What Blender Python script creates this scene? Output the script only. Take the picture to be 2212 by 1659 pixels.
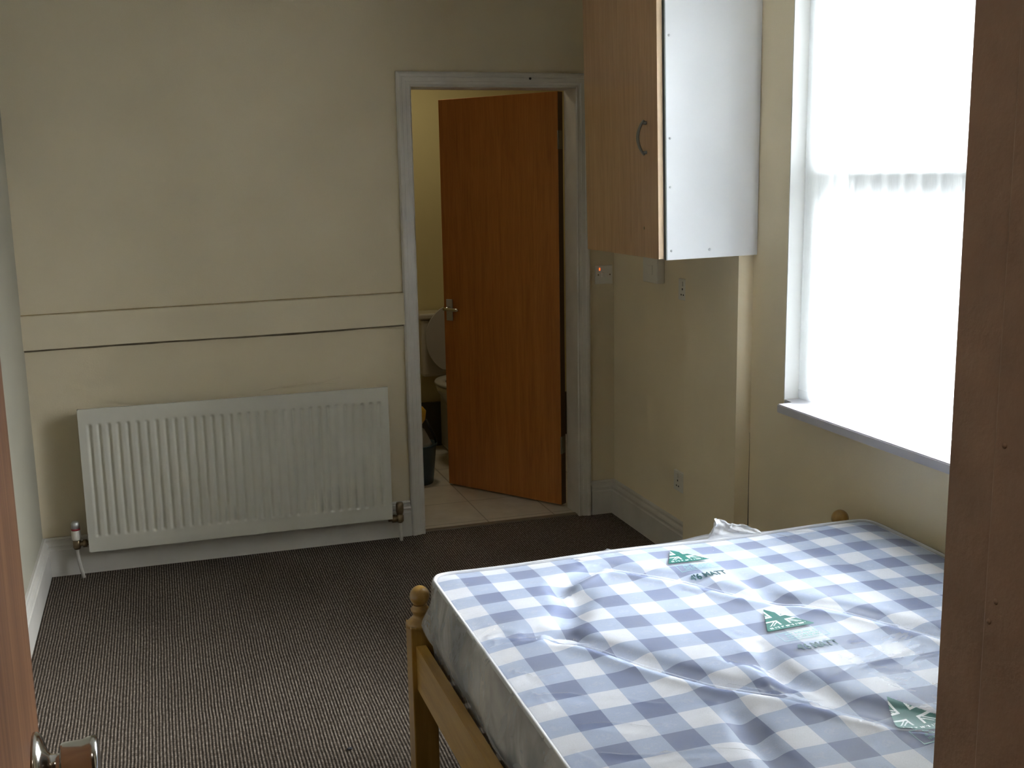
import bpy, bmesh, math, random
import numpy as np
from mathutils import Vector, Matrix

# ------------------------------------------------------------------ clearing
for o in list(bpy.data.objects):
    bpy.data.objects.remove(o, do_unlink=True)
scene = bpy.context.scene
COL = scene.collection
random.seed(4)
RNG = np.random.default_rng(4)

# ------------------------------------------------------------------ camera
cam_d = bpy.data.cameras.new('camera')
cam = bpy.data.objects.new('camera', cam_d)
COL.objects.link(cam)
cam_d.sensor_width = 36.0
cam_d.sensor_fit = 'HORIZONTAL'
cam_d.lens = 38.984
cam_d.clip_start = 0.02
_rt = Vector((0.95219154, -0.30497523, -0.01792703))
_up = Vector((0.07223562, 0.16774026, 0.98318117))
_bk = -Vector((0.29683882, 0.93747177, -0.18175093))
cam.matrix_world = Matrix(((_rt.x, _up.x, _bk.x, -1.08541),
                           (_rt.y, _up.y, _bk.y, -4.79724),
                           (_rt.z, _up.z, _bk.z, 1.59491),
                           (0, 0, 0, 1)))
scene.camera = cam

# ------------------------------------------------------------------ world: bright overcast sky
world = bpy.data.worlds.new('overcast_sky')
scene.world = world
world.use_nodes = True
wn = world.node_tree.nodes
wl = world.node_tree.links
wn.clear()
w_out = wn.new('ShaderNodeOutputWorld')
w_bg = wn.new('ShaderNodeBackground')
w_tc = wn.new('ShaderNodeTexCoord')
w_sep = wn.new('ShaderNodeSeparateXYZ')
w_ramp = wn.new('ShaderNodeValToRGB')
w_map = wn.new('ShaderNodeMapRange')
w_map.inputs[1].default_value = -1.0
wl.new(w_tc.outputs['Generated'], w_sep.inputs[0])
wl.new(w_sep.outputs[2], w_map.inputs[0])
wl.new(w_map.outputs[0], w_ramp.inputs[0])
e = w_ramp.color_ramp.elements
e[0].position = 0.47; e[0].color = (0.022, 0.023, 0.023, 1)
e[1].position = 0.52; e[1].color = (0.048, 0.052, 0.056, 1)
e2 = w_ramp.color_ramp.elements.new(0.62); e2.color = (0.18, 0.193, 0.203, 1)
e3 = w_ramp.color_ramp.elements.new(0.80); e3.color = (0.78, 0.835, 0.875, 1)
e4 = w_ramp.color_ramp.elements.new(1.0); e4.color = (0.88, 0.935, 0.98, 1)
wl.new(w_ramp.outputs[0], w_bg.inputs[0])
w_bg.inputs[1].default_value = 255.0
wl.new(w_bg.outputs[0], w_out.inputs[0])

# daylight enters by the one window: a portal tells the sampler where
WIN_Y0, WIN_Y1, WIN_Z0, WIN_Z1 = -1.555, -2.95, 0.842, 2.40
pl = bpy.data.lights.new('window_portal', 'AREA')
pl.shape = 'RECTANGLE'
pl.size = abs(WIN_Y1 - WIN_Y0)
pl.size_y = WIN_Z1 - WIN_Z0
pl.cycles.is_portal = True
po = bpy.data.objects.new('window_portal', pl)
po.location = (1.175, (WIN_Y0 + WIN_Y1) / 2, (WIN_Z0 + WIN_Z1) / 2)
po.rotation_euler = (0, math.radians(90), 0)
po.rotation_euler = Vector((-1, 0, 0)).to_track_quat('-Z', 'Y').to_euler()
pl.size, pl.size_y = abs(WIN_Y1 - WIN_Y0), WIN_Z1 - WIN_Z0
COL.objects.link(po)

# lamp on the ceiling of the little bathroom
bl = bpy.data.lights.new('bathroom_ceiling_lamp', 'AREA')
bl.shape = 'DISK'; bl.size = 0.25; bl.energy = 4.5; bl.color = (1.0, 0.86, 0.62)
bo = bpy.data.objects.new('bathroom_ceiling_lamp', bl)
bo.location = (0.25, 0.95, 2.40)
COL.objects.link(bo)

# unseen fill light added above the hallway to brighten the door frame
hl = bpy.data.lights.new('hall_fill_light', 'AREA')
hl.shape = 'DISK'; hl.size = 0.3; hl.energy = 2.5; hl.color = (1.0, 0.88, 0.74)
ho = bpy.data.objects.new('hall_fill_light', hl)
ho.location = (-1.15, -4.85, 2.42)
COL.objects.link(ho)

scene.view_settings.view_transform = 'Standard'
scene.view_settings.look = 'None'
scene.view_settings.gamma = 1.0
scene.view_settings.use_curve_mapping = False
scene.view_settings.exposure = 0.0
scene.cycles.max_bounces = 14
scene.cycles.diffuse_bounces = 8
scene.cycles.transparent_max_bounces = 24
scene.cycles.use_denoising = True
scene.cycles.sample_clamp_indirect = 30.0
scene.cycles.caustics_reflective = False
scene.cycles.caustics_refractive = False

# ------------------------------------------------------------------ material helpers
def srgb(r, g, b):
    def f(c):
        c /= 255.0
        return c / 12.92 if c <= 0.04045 else ((c + 0.055) / 1.055) ** 2.4
    return (f(r), f(g), f(b), 1.0)

def new_mat(name):
    m = bpy.data.materials.new(name)
    m.use_nodes = True
    nt = m.node_tree
    b = nt.nodes['Principled BSDF']
    return m, nt, b

def N(nt, t, **kw):
    n = nt.nodes.new(t)
    for k, v in kw.items():
        setattr(n, k, v)
    return n

def math_node(nt, op, a=None, b=None):
    n = N(nt, 'ShaderNodeMath', operation=op)
    for i, v in enumerate((a, b)):
        if v is None:
            continue
        if isinstance(v, (int, float)):
            n.inputs[i].default_value = v
        else:
            nt.links.new(v, n.inputs[i])
    return n.outputs[0]

def coords(nt, scale=(1, 1, 1), src='Object'):
    tc = N(nt, 'ShaderNodeTexCoord')
    mp = N(nt, 'ShaderNodeMapping')
    mp.inputs['Scale'].default_value = scale
    nt.links.new(tc.outputs[src], mp.inputs[0])
    return mp.outputs[0]

def noise(nt, vec, scale=5, detail=4, rough=0.5, dist=0.0):
    n = N(nt, 'ShaderNodeTexNoise')
    n.inputs['Scale'].default_value = scale
    n.inputs['Detail'].default_value = detail
    n.inputs['Roughness'].default_value = rough
    n.inputs['Distortion'].default_value = dist
    nt.links.new(vec, n.inputs['Vector'])
    return n.outputs['Fac']

def ramp(nt, fac, stops):
    r = N(nt, 'ShaderNodeValToRGB')
    el = r.color_ramp.elements
    el[0].position, el[0].color = stops[0]
    el[1].position, el[1].color = stops[-1]
    for p, c in stops[1:-1]:
        x = el.new(p); x.color = c
    nt.links.new(fac, r.inputs[0])
    return r.outputs[0]

def bump(nt, b, h, strength=0.2, dist=0.01, sock='Normal'):
    n = N(nt, 'ShaderNodeBump')
    n.inputs['Strength'].default_value = strength
    n.inputs['Distance'].default_value = dist
    nt.links.new(h, n.inputs['Height'])
    if b is not None:
        nt.links.new(n.outputs[0], b.inputs[sock])
    return n.outputs[0]

def mulc(c, k):
    return (c[0] * k, c[1] * k, c[2] * k, 1)

def plain(name, col, rough=0.5, metal=0.0, var=0.06, vscale=6, bmp=0.0, bscale=60, coat=0.0, spec=None):
    m, nt, b = new_mat(name)
    v = coords(nt)
    f = noise(nt, v, vscale, 5)
    c = ramp(nt, f, [(0.3, mulc(col, 1 - var)), (0.7, mulc(col, 1 + var))])
    nt.links.new(c, b.inputs['Base Color'])
    b.inputs['Roughness'].default_value = rough
    b.inputs['Metallic'].default_value = metal
    b.inputs['Coat Weight'].default_value = coat
    if spec is not None:
        b.inputs['Specular IOR Level'].default_value = spec
    if bmp:
        bump(nt, b, noise(nt, v, bscale, 5, 0.6), bmp, 0.004)
    return m

def wood(name, dark, mid, light, stretch=(30, 30, 1.2), rough=0.4, coat=0.0, coat_rough=0.1, dist=0.6, spec=None):
    m, nt, b = new_mat(name)
    v = coords(nt, stretch)
    f1 = noise(nt, v, 1.3, 6, 0.62, dist)
    v2 = coords(nt, tuple(s * 5 for s in stretch))
    f2 = noise(nt, v2, 1.0, 3, 0.6)
    f = math_node(nt, 'ADD', math_node(nt, 'MULTIPLY', f1, 0.72), math_node(nt, 'MULTIPLY', f2, 0.28))
    c = ramp(nt, f, [(0.34, dark), (0.5, mid), (0.66, light)])
    nt.links.new(c, b.inputs['Base Color'])
    b.inputs['Roughness'].default_value = rough
    b.inputs['Coat Weight'].default_value = coat
    b.inputs['Coat Roughness'].default_value = coat_rough
    if spec is not None:
        b.inputs['Specular IOR Level'].default_value = spec
    bump(nt, b, f2, 0.08, 0.002)
    return m

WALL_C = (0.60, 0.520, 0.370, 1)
M = {}
M['wall'] = plain('cream_emulsion', WALL_C, 0.75, var=0.045, vscale=2.2, bmp=0.18, bscale=140, spec=0.25)
M['rail_wall'] = plain('cream_emulsion_band', (0.605, 0.527, 0.378, 1), 0.7, var=0.04, vscale=3, bmp=0.12, bscale=120, spec=0.25)
M['window_wall'] = plain('cream_emulsion_lit', (0.76, 0.66, 0.475, 1), 0.75, var=0.045, vscale=2.2, bmp=0.18, bscale=140, spec=0.25)  # the wall cream, lightened to stand in for bounced light
M['side_wall'] = plain('grey_cream_emulsion_dimmed', (0.335, 0.312, 0.245, 1), 0.75, var=0.05, vscale=2.2, bmp=0.18, bscale=140, spec=0.25)  # greyer paint, darkened too for light falling off away from the window
M['bath_wall'] = plain('yellow_cream_emulsion', (0.52, 0.46, 0.24, 1), 0.7, var=0.05, vscale=2, spec=0.2)
M['ceiling'] = plain('ceiling_white', (0.82, 0.79, 0.72, 1), 0.9, var=0.03)
M['gloss'] = plain('white_gloss_paint', (0.54, 0.51, 0.46, 1), 0.4, var=0.07, vscale=9, bmp=0.12, bscale=60)
M['sill'] = plain('white_sill_paint', (0.50, 0.485, 0.51, 1), 0.4, var=0.03)
M['radiator'] = plain('radiator_enamel', (0.53, 0.51, 0.44, 1), 0.4, var=0.03)
M['white_plastic'] = plain('white_plastic', (0.66, 0.63, 0.56, 1), 0.4, var=0.03)
M['dark_hole'] = plain('dark_slot', (0.02, 0.02, 0.02, 1), 0.6)
M['brass_old'] = plain('tarnished_brass', (0.22, 0.16, 0.09, 1), 0.35, metal=0.8, var=0.2, vscale=60)
M['red_plastic'] = plain('red_plastic', (0.35, 0.02, 0.03, 1), 0.4)
M['panel_white'] = plain('white_melamine', (0.68, 0.685, 0.70, 1), 0.45, var=0.015)
M['panel_edge'] = plain('grey_edging', (0.16, 0.18, 0.17, 1), 0.5)
M['screw_cap'] = plain('grey_screw_cap', (0.45, 0.46, 0.48, 1), 0.5)
M['beech_edge'] = plain('pale_beech_edging', (0.60, 0.43, 0.27, 1), 0.45, var=0.06, vscale=20)
M['beech'] = wood('beech_laminate', (0.36, 0.200, 0.098, 1), (0.43, 0.25, 0.128, 1), (0.49, 0.295, 0.158, 1), (60, 60, 3), 0.32, 0.6, 0.08, 0.3)
M['ply'] = wood('orange_stained_ply', (0.330, 0.110, 0.018, 1), (0.410, 0.146, 0.026, 1), (0.490, 0.186, 0.038, 1), (26, 26, 1.5), 0.38, 0.2, 0.2, 0.8)
M['ply_edge'] = wood('dark_door_edge', (0.05, 0.02, 0.008, 1), (0.07, 0.03, 0.012, 1), (0.09, 0.04, 0.015, 1), (26, 26, 1.5))
M['sapele'] = wood('brown_door_veneer', (0.125, 0.052, 0.021, 1), (0.175, 0.077, 0.032, 1), (0.235, 0.112, 0.050, 1), (35, 35, 1.1), 0.60, 0.0, 0.3, 0.5, 0.18)
M['brown_paint'] = plain('brown_frame_paint', (0.44, 0.31, 0.225, 1), 0.5, var=0.14, vscale=14, bmp=0.5, bscale=28)
M['pine'] = wood('lacquered_pine', (0.33, 0.180, 0.036, 1), (0.42, 0.245, 0.056, 1), (0.49, 0.305, 0.085, 1), (22, 2.0, 22), 0.32, 0.5, 0.15, 0.5)
M['pine_post'] = wood('lacquered_pine_post', (0.25, 0.132, 0.024, 1), (0.32, 0.178, 0.038, 1), (0.38, 0.225, 0.058, 1), (22, 22, 2), 0.3, 0.5, 0.15, 0.5)
M['chrome'] = plain('satin_chrome', (0.55, 0.54, 0.52, 1), 0.16, metal=1.0, var=0.03)
M['steel'] = plain('grey_steel', (0.50, 0.50, 0.49, 1), 0.38, metal=0.5, var=0.03)
M['pewter'] = plain('pewter_metal', (0.20, 0.19, 0.16, 1), 0.4, metal=0.7)
M['ceramic'] = plain('white_ceramic', (0.47, 0.45, 0.39, 1), 0.15, coat=0.5, var=0.02)
M['seat'] = plain('grey_seat_plastic', (0.36, 0.35, 0.32, 1), 0.35, var=0.02)
M['dark_skirt'] = plain('dark_skirting', (0.055, 0.045, 0.03, 1), 0.5)
M['bucket_blue'] = plain('dark_blue_plastic', (0.012, 0.035, 0.05, 1), 0.4)
M['yellow_plastic'] = plain('yellow_plastic', (0.50, 0.28, 0.02, 1), 0.4)
M['grey_cloth'] = plain('grey_mop_cloth', (0.22, 0.20, 0.16, 1), 0.9)
M['black_plastic'] = plain('black_plastic', (0.015, 0.015, 0.015, 1), 0.45)
M['fluff'] = plain('dark_fluff', (0.03, 0.03, 0.035, 1), 0.9)
M['threshold'] = plain('threshold_metal', (0.15, 0.12, 0.09, 1), 0.45, metal=0.3)
M['hall'] = plain('hall_paint', (0.40, 0.33, 0.24, 1), 0.8)
M['frame_white'] = plain('window_frame_paint', (0.70, 0.70, 0.68, 1), 0.4, var=0.02)

def make_carpet():
    m, nt, b = new_mat('ribbed_brown_carpet')
    tc = N(nt, 'ShaderNodeTexCoord')
    sep = N(nt, 'ShaderNodeSeparateXYZ')
    nt.links.new(tc.outputs['Object'], sep.inputs[0])
    wob = noise(nt, coords(nt, (2, 2, 2)), 3, 2)
    x = math_node(nt, 'ADD', sep.outputs[0], math_node(nt, 'MULTIPLY', wob, 0.006))
    ph = math_node(nt, 'MULTIPLY', x, 2 * math.pi / 0.0098)
    rib = math_node(nt, 'ADD', math_node(nt, 'MULTIPLY', math_node(nt, 'SINE', ph), 0.5), 0.5)
    # loops along each rib
    ly = math_node(nt, 'MULTIPLY', sep.outputs[1], 2 * math.pi / 0.012)
    row = math_node(nt, 'FLOOR', math_node(nt, 'DIVIDE', x, 0.0098))
    ly = math_node(nt, 'ADD', ly, math_node(nt, 'MULTIPLY', row, 2.4))
    loop = math_node(nt, 'ADD', math_node(nt, 'MULTIPLY', math_node(nt, 'SINE', ly), 0.5), 0.5)
    fleck = noise(nt, coords(nt, (160, 55, 100)), 1.0, 3, 0.7)
    patch = noise(nt, coords(nt, (1, 1, 1)), 2.0, 3, 0.6)
    h = math_node(nt, 'MULTIPLY', rib, math_node(nt, 'ADD', math_node(nt, 'MULTIPLY', loop, 0.35), 0.65))
    cf = ramp(nt, fleck, [(0.33, (0.074, 0.056, 0.041, 1)), (0.50, (0.150, 0.119, 0.094, 1)), (0.68, (0.262, 0.216, 0.178, 1))])
    mul = N(nt, 'ShaderNodeMix', data_type='RGBA', blend_type='MULTIPLY')
    mul.inputs[0].default_value = 1.0
    shade = ramp(nt, h, [(0.05, (0.22, 0.22, 0.22, 1)), (0.7, (1.1, 1.1, 1.1, 1))])
    nt.links.new(cf, mul.inputs[6]); nt.links.new(shade, mul.inputs[7])
    mul2 = N(nt, 'ShaderNodeMix', data_type='RGBA', blend_type='MULTIPLY')
    mul2.inputs[0].default_value = 1.0
    pc = ramp(nt, patch, [(0.3, (0.88, 0.87, 0.86, 1)), (0.7, (1.08, 1.08, 1.08, 1))])
    nt.links.new(mul.outputs[2], mul2.inputs[6]); nt.links.new(pc, mul2.inputs[7])
    nt.links.new(mul2.outputs[2], b.inputs['Base Color'])
    b.inputs['Roughness'].default_value = 0.95
    b.inputs['Specular IOR Level'].default_value = 0.1
    bump(nt, b, h, 0.7, 0.004)
    return m
M['carpet'] = make_carpet()

def make_tiles():
    m, nt, b = new_mat('pale_floor_tiles')
    tc = N(nt, 'ShaderNodeTexCoord')
    sep = N(nt, 'ShaderNodeSeparateXYZ')
    nt.links.new(tc.outputs['Object'], sep.inputs[0])
    def joint(s, off):
        f = math_node(nt, 'FLOORED_MODULO', math_node(nt, 'ADD', s, off), 0.33)
        return math_node(nt, 'LESS_THAN', f, 0.006)
    j = math_node(nt, 'MAXIMUM', joint(sep.outputs[0], 0.01), joint(sep.outputs[1], -0.09))
    f = noise(nt, coords(nt), 9, 5, 0.6)
    c = ramp(nt, f, [(0.3, (0.46, 0.43, 0.37, 1)), (0.7, (0.58, 0.55, 0.48, 1))])
    mx = N(nt, 'ShaderNodeMix', data_type='RGBA')
    nt.links.new(j, mx.inputs[0]); nt.links.new(c, mx.inputs[6])
    mx.inputs[7].default_value = (0.26, 0.24, 0.20, 1)
    nt.links.new(mx.outputs[2], b.inputs['Base Color'])
    b.inputs['Roughness'].default_value = 0.35
    return m
M['tiles'] = make_tiles()

def make_blind():
    m, nt, b = new_mat('blind_fabric')
    nt.nodes.remove(b)
    out = nt.nodes['Material Output']
    v = coords(nt, (400, 400, 40))
    f = noise(nt, v, 1.0, 2)
    c = ramp(nt, f, [(0.3, (0.84, 0.86, 0.87, 1)), (0.7, (0.92, 0.94, 0.95, 1))])
    d = N(nt, 'ShaderNodeBsdfDiffuse'); t = N(nt, 'ShaderNodeBsdfTranslucent'); tr = N(nt, 'ShaderNodeBsdfTransparent')
    nt.links.new(c, d.inputs[0]); nt.links.new(c, t.inputs[0])
    m1 = N(nt, 'ShaderNodeMixShader'); m1.inputs[0].default_value = 0.38
    nt.links.new(d.outputs[0], m1.inputs[1]); nt.links.new(t.outputs[0], m1.inputs[2])
    m2 = N(nt, 'ShaderNodeMixShader'); m2.inputs[0].default_value = 0.28   # open weave
    nt.links.new(m1.outputs[0], m2.inputs[1]); nt.links.new(tr.outputs[0], m2.inputs[2])
    nt.links.new(m2.outputs[0], out.inputs[0])
    return m
M['blind'] = make_blind()
M['blind_pocket'] = M['blind'].copy(); M['blind_pocket'].name = 'blind_pocket_fabric'
[n for n in M['blind_pocket'].node_tree.nodes if n.type == 'MIX_SHADER'][0].inputs[0].default_value = 0.62
[n for n in M['blind_pocket'].node_tree.nodes if n.type == 'MIX_SHADER'][1].inputs[0].default_value = 0.40
M['blind_weight'] = plain('blind_weight_plastic', (0.42, 0.43, 0.43, 1), 0.5)

def make_glass():
    m, nt, b = new_mat('window_glass')
    nt.nodes.remove(b)
    out = nt.nodes['Material Output']
    tr = N(nt, 'ShaderNodeBsdfTransparent'); g = N(nt, 'ShaderNodeBsdfGlossy')
    g.inputs['Roughness'].default_value = 0.02
    fr = N(nt, 'ShaderNodeFresnel'); fr.inputs[0].default_value = 1.45
    mx = N(nt, 'ShaderNodeMixShader')
    nt.links.new(fr.outputs[0], mx.inputs[0]); nt.links.new(tr.outputs[0], mx.inputs[1]); nt.links.new(g.outputs[0], mx.inputs[2])
    nt.links.new(mx.outputs[0], out.inputs[0])
    return m
M['glass'] = make_glass()

def make_polythene(name, haze, gl=0.5, wscale=16.0, strength=0.6):
    m, nt, b = new_mat(name)
    nt.nodes.remove(b)
    out = nt.nodes['Material Output']
    v = coords(nt, (1.0, 1.6, 1.0))
    f1 = noise(nt, v, wscale, 3, 0.5, 2.2)
    f2 = noise(nt, v, wscale * 3.2, 2, 0.5, 1.0)
    hgt = math_node(nt, 'ADD', math_node(nt, 'MULTIPLY', f1, 0.75), math_node(nt, 'MULTIPLY', f2, 0.25))
    bn = bump(nt, None, hgt, strength, 0.006)
    tr = N(nt, 'ShaderNodeBsdfTransparent')
    df = N(nt, 'ShaderNodeBsdfDiffuse'); df.inputs[0].default_value = (0.86, 0.88, 0.92, 1)
    tl = N(nt, 'ShaderNodeBsdfTranslucent'); tl.inputs[0].default_value = (0.86, 0.88, 0.92, 1)
    gs = N(nt, 'ShaderNodeBsdfGlossy'); gs.inputs['Roughness'].default_value = 0.09
    nt.links.new(bn, gs.inputs['Normal'])
    h = N(nt, 'ShaderNodeMixShader'); h.inputs[0].default_value = 0.4
    nt.links.new(df.outputs[0], h.inputs[1]); nt.links.new(tl.outputs[0], h.inputs[2])
    a = N(nt, 'ShaderNodeMixShader')
    # cloudier where the film is creased double
    hz = math_node(nt, 'ADD', math_node(nt, 'MULTIPLY', noise(nt, coords(nt, (2.2, 3.0, 3.0)), 2.6, 4, 0.6, 0.8), haze * 1.3), haze * 0.35)
    if name.endswith('_top'):
        # the film lies doubled over the corner nearest the window
        sp = N(nt, 'ShaderNodeSeparateXYZ')
        nt.links.new(coords(nt), sp.inputs[0])
        def step(sock, a0, a1):
            r_ = N(nt, 'ShaderNodeMapRange', interpolation_type='SMOOTHSTEP')
            r_.inputs[1].default_value = a0; r_.inputs[2].default_value = a1
            nt.links.new(sock, r_.inputs[0]); return r_.outputs[0]
        edge = math_node(nt, 'ADD', sp.outputs[1], math_node(nt, 'MULTIPLY', sp.outputs[0], 0.45))
        dbl = math_node(nt, 'MULTIPLY', step(sp.outputs[0], -0.14, 0.06), step(edge, 0.36, 0.22))
        hz = math_node(nt, 'ADD', hz, math_node(nt, 'MULTIPLY', dbl, 0.055))
    nt.links.new(hz, a.inputs[0])
    nt.links.new(tr.outputs[0], a.inputs[1]); nt.links.new(h.outputs[0], a.inputs[2])
    lw = N(nt, 'ShaderNodeLayerWeight'); lw.inputs[0].default_value = 0.22
    nt.links.new(bn, lw.inputs['Normal'])
    fac = math_node(nt, 'MULTIPLY', lw.outputs['Fresnel'], gl)
    mx = N(nt, 'ShaderNodeMixShader')
    nt.links.new(fac, mx.inputs[0]); nt.links.new(a.outputs[0], mx.inputs[1]); nt.links.new(gs.outputs[0], mx.inputs[2])
    nt.links.new(mx.outputs[0], out.inputs[0])
    return m
M['film'] = make_polythene('clear_polythene_top', 0.22, 0.50, 9.0, 0.35)
M['film_side'] = make_polythene('cloudy_polythene_side', 0.28, 0.35, 9.0, 0.5)
M['film_flap'] = make_polythene('crumpled_polythene', 0.55, 0.9, 30.0, 1.0)

# the mattress ticking: blue and white gingham
MX0, MX1, MY0, MY1, MZ0, MZT = -0.462, 0.868, -4.00, -2.098, 0.345, 0.580
MCX, MCY = (MX0 + MX1) / 2, (MY0 + MY1) / 2

def make_gingham():
    m, nt, b = new_mat('blue_gingham_ticking')
    tc = N(nt, 'ShaderNodeTexCoord')
    sep = N(nt, 'ShaderNodeSeparateXYZ')
    nt.links.new(tc.outputs['Object'], sep.inputs[0])
    P = 0.1325
    gx = math_node(nt, 'FLOORED_MODULO', math_node(nt, 'ADD', sep.outputs[0], MCX + 0.398), P)
    gy = math_node(nt, 'FLOORED_MODULO', math_node(nt, 'ADD', sep.outputs[1], MCY + 2.2155), P)
    sx = math_node(nt, 'LESS_THAN', gx, P / 2)
    sy = math_node(nt, 'LESS_THAN', gy, P / 2)
    s = math_node(nt, 'MULTIPLY', math_node(nt, 'ADD', sx, sy), 0.5)
    weave = noise(nt, coords(nt, (420, 420, 420)), 1.0, 2)
    col = ramp(nt, s, [(0.0, (0.84, 0.85, 0.90, 1)), (0.5, (0.44, 0.515, 0.69, 1)), (1.0, (0.160, 0.200, 0.355, 1))])
    # small woven sprig at the middle of each mid-blue square
    cx = math_node(nt, 'SUBTRACT', math_node(nt, 'FLOORED_MODULO', gx, P / 2), P / 4)
    cy = math_node(nt, 'SUBTRACT', math_node(nt, 'FLOORED_MODULO', gy, P / 2), P / 4)
    r = math_node(nt, 'SQRT', math_node(nt, 'ADD', math_node(nt, 'POWER', math_node(nt, 'ABSOLUTE', cx), 2.0), math_node(nt, 'POWER', math_node(nt, 'MULTIPLY', math_node(nt, 'ABSOLUTE', cy), 1.5), 2.0)))
    inside = math_node(nt, 'LESS_THAN', r, 0.017)
    pet = math_node(nt, 'GREATER_THAN', noise(nt, coords(nt, (130, 130, 130)), 1.0, 1), 0.52)
    mid = math_node(nt, 'COMPARE', s, 0.5)
    mid.node.inputs[2].default_value = 0.1
    motif = math_node(nt, 'MULTIPLY', math_node(nt, 'MULTIPLY', inside, pet), mid)
    mx = N(nt, 'ShaderNodeMix', data_type='RGBA')
    nt.links.new(math_node(nt, 'MULTIPLY', motif, 0.30), mx.inputs[0])
    nt.links.new(col, mx.inputs[6]); mx.inputs[7].default_value = (0.62, 0.65, 0.72, 1)
    mul = N(nt, 'ShaderNodeMix', data_type='RGBA', blend_type='MULTIPLY'); mul.inputs[0].default_value = 1.0
    wv = ramp(nt, weave, [(0.3, (0.93, 0.93, 0.93, 1)), (0.7, (1.05, 1.05, 1.05, 1))])
    nt.links.new(mx.outputs[2], mul.inputs[6]); nt.links.new(wv, mul.inputs[7])
    nt.links.new(mul.outputs[2], b.inputs['Base Color'])
    b.inputs['Roughness'].default_value = 0.8
    b.inputs['Specular IOR Level'].default_value = 0.2
    return m
M['gingham'] = make_gingham()

def make_border():
    m, nt, b = new_mat('damask_mattress_border')
    v = coords(nt, (1.0, 1.0, 0.75))
    f = noise(nt, v, 8, 3, 0.5, 0.4)
    c = ramp(nt, f, [(0.38, (0.13, 0.12, 0.135, 1)), (0.50, (0.31, 0.285, 0.28, 1)), (0.62, (0.52, 0.475, 0.45, 1))])
    nt.links.new(c, b.inputs['Base Color'])
    b.inputs['Roughness'].default_value = 0.8
    return m
M['border'] = make_border()
M['piping'] = plain('white_piping', (0.60, 0.59, 0.59, 1), 0.6, var=0.04)
M['ink_green'] = plain('green_ink', (0.012, 0.115, 0.095, 1), 0.5, var=0.1, vscale=40)
M['ink_white'] = plain('pale_ink', (0.72, 0.78, 0.78, 1), 0.5)
M['ink_pale'] = plain('thin_green_ink', (0.19, 0.36, 0.35, 1), 0.5, var=0.2, vscale=150)
M['ink_dark'] = plain('dark_green_ink', (0.018, 0.062, 0.070, 1), 0.5)

mn, mnt, mb = new_mat('red_neon')
mb.inputs['Base Color'].default_value = (0.6, 0.05, 0.01, 1)
mb.inputs['Emission Color'].default_value = (1.0, 0.12, 0.02, 1)
mb.inputs['Emission Strength'].default_value = 2.2
M['neon'] = mn

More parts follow.
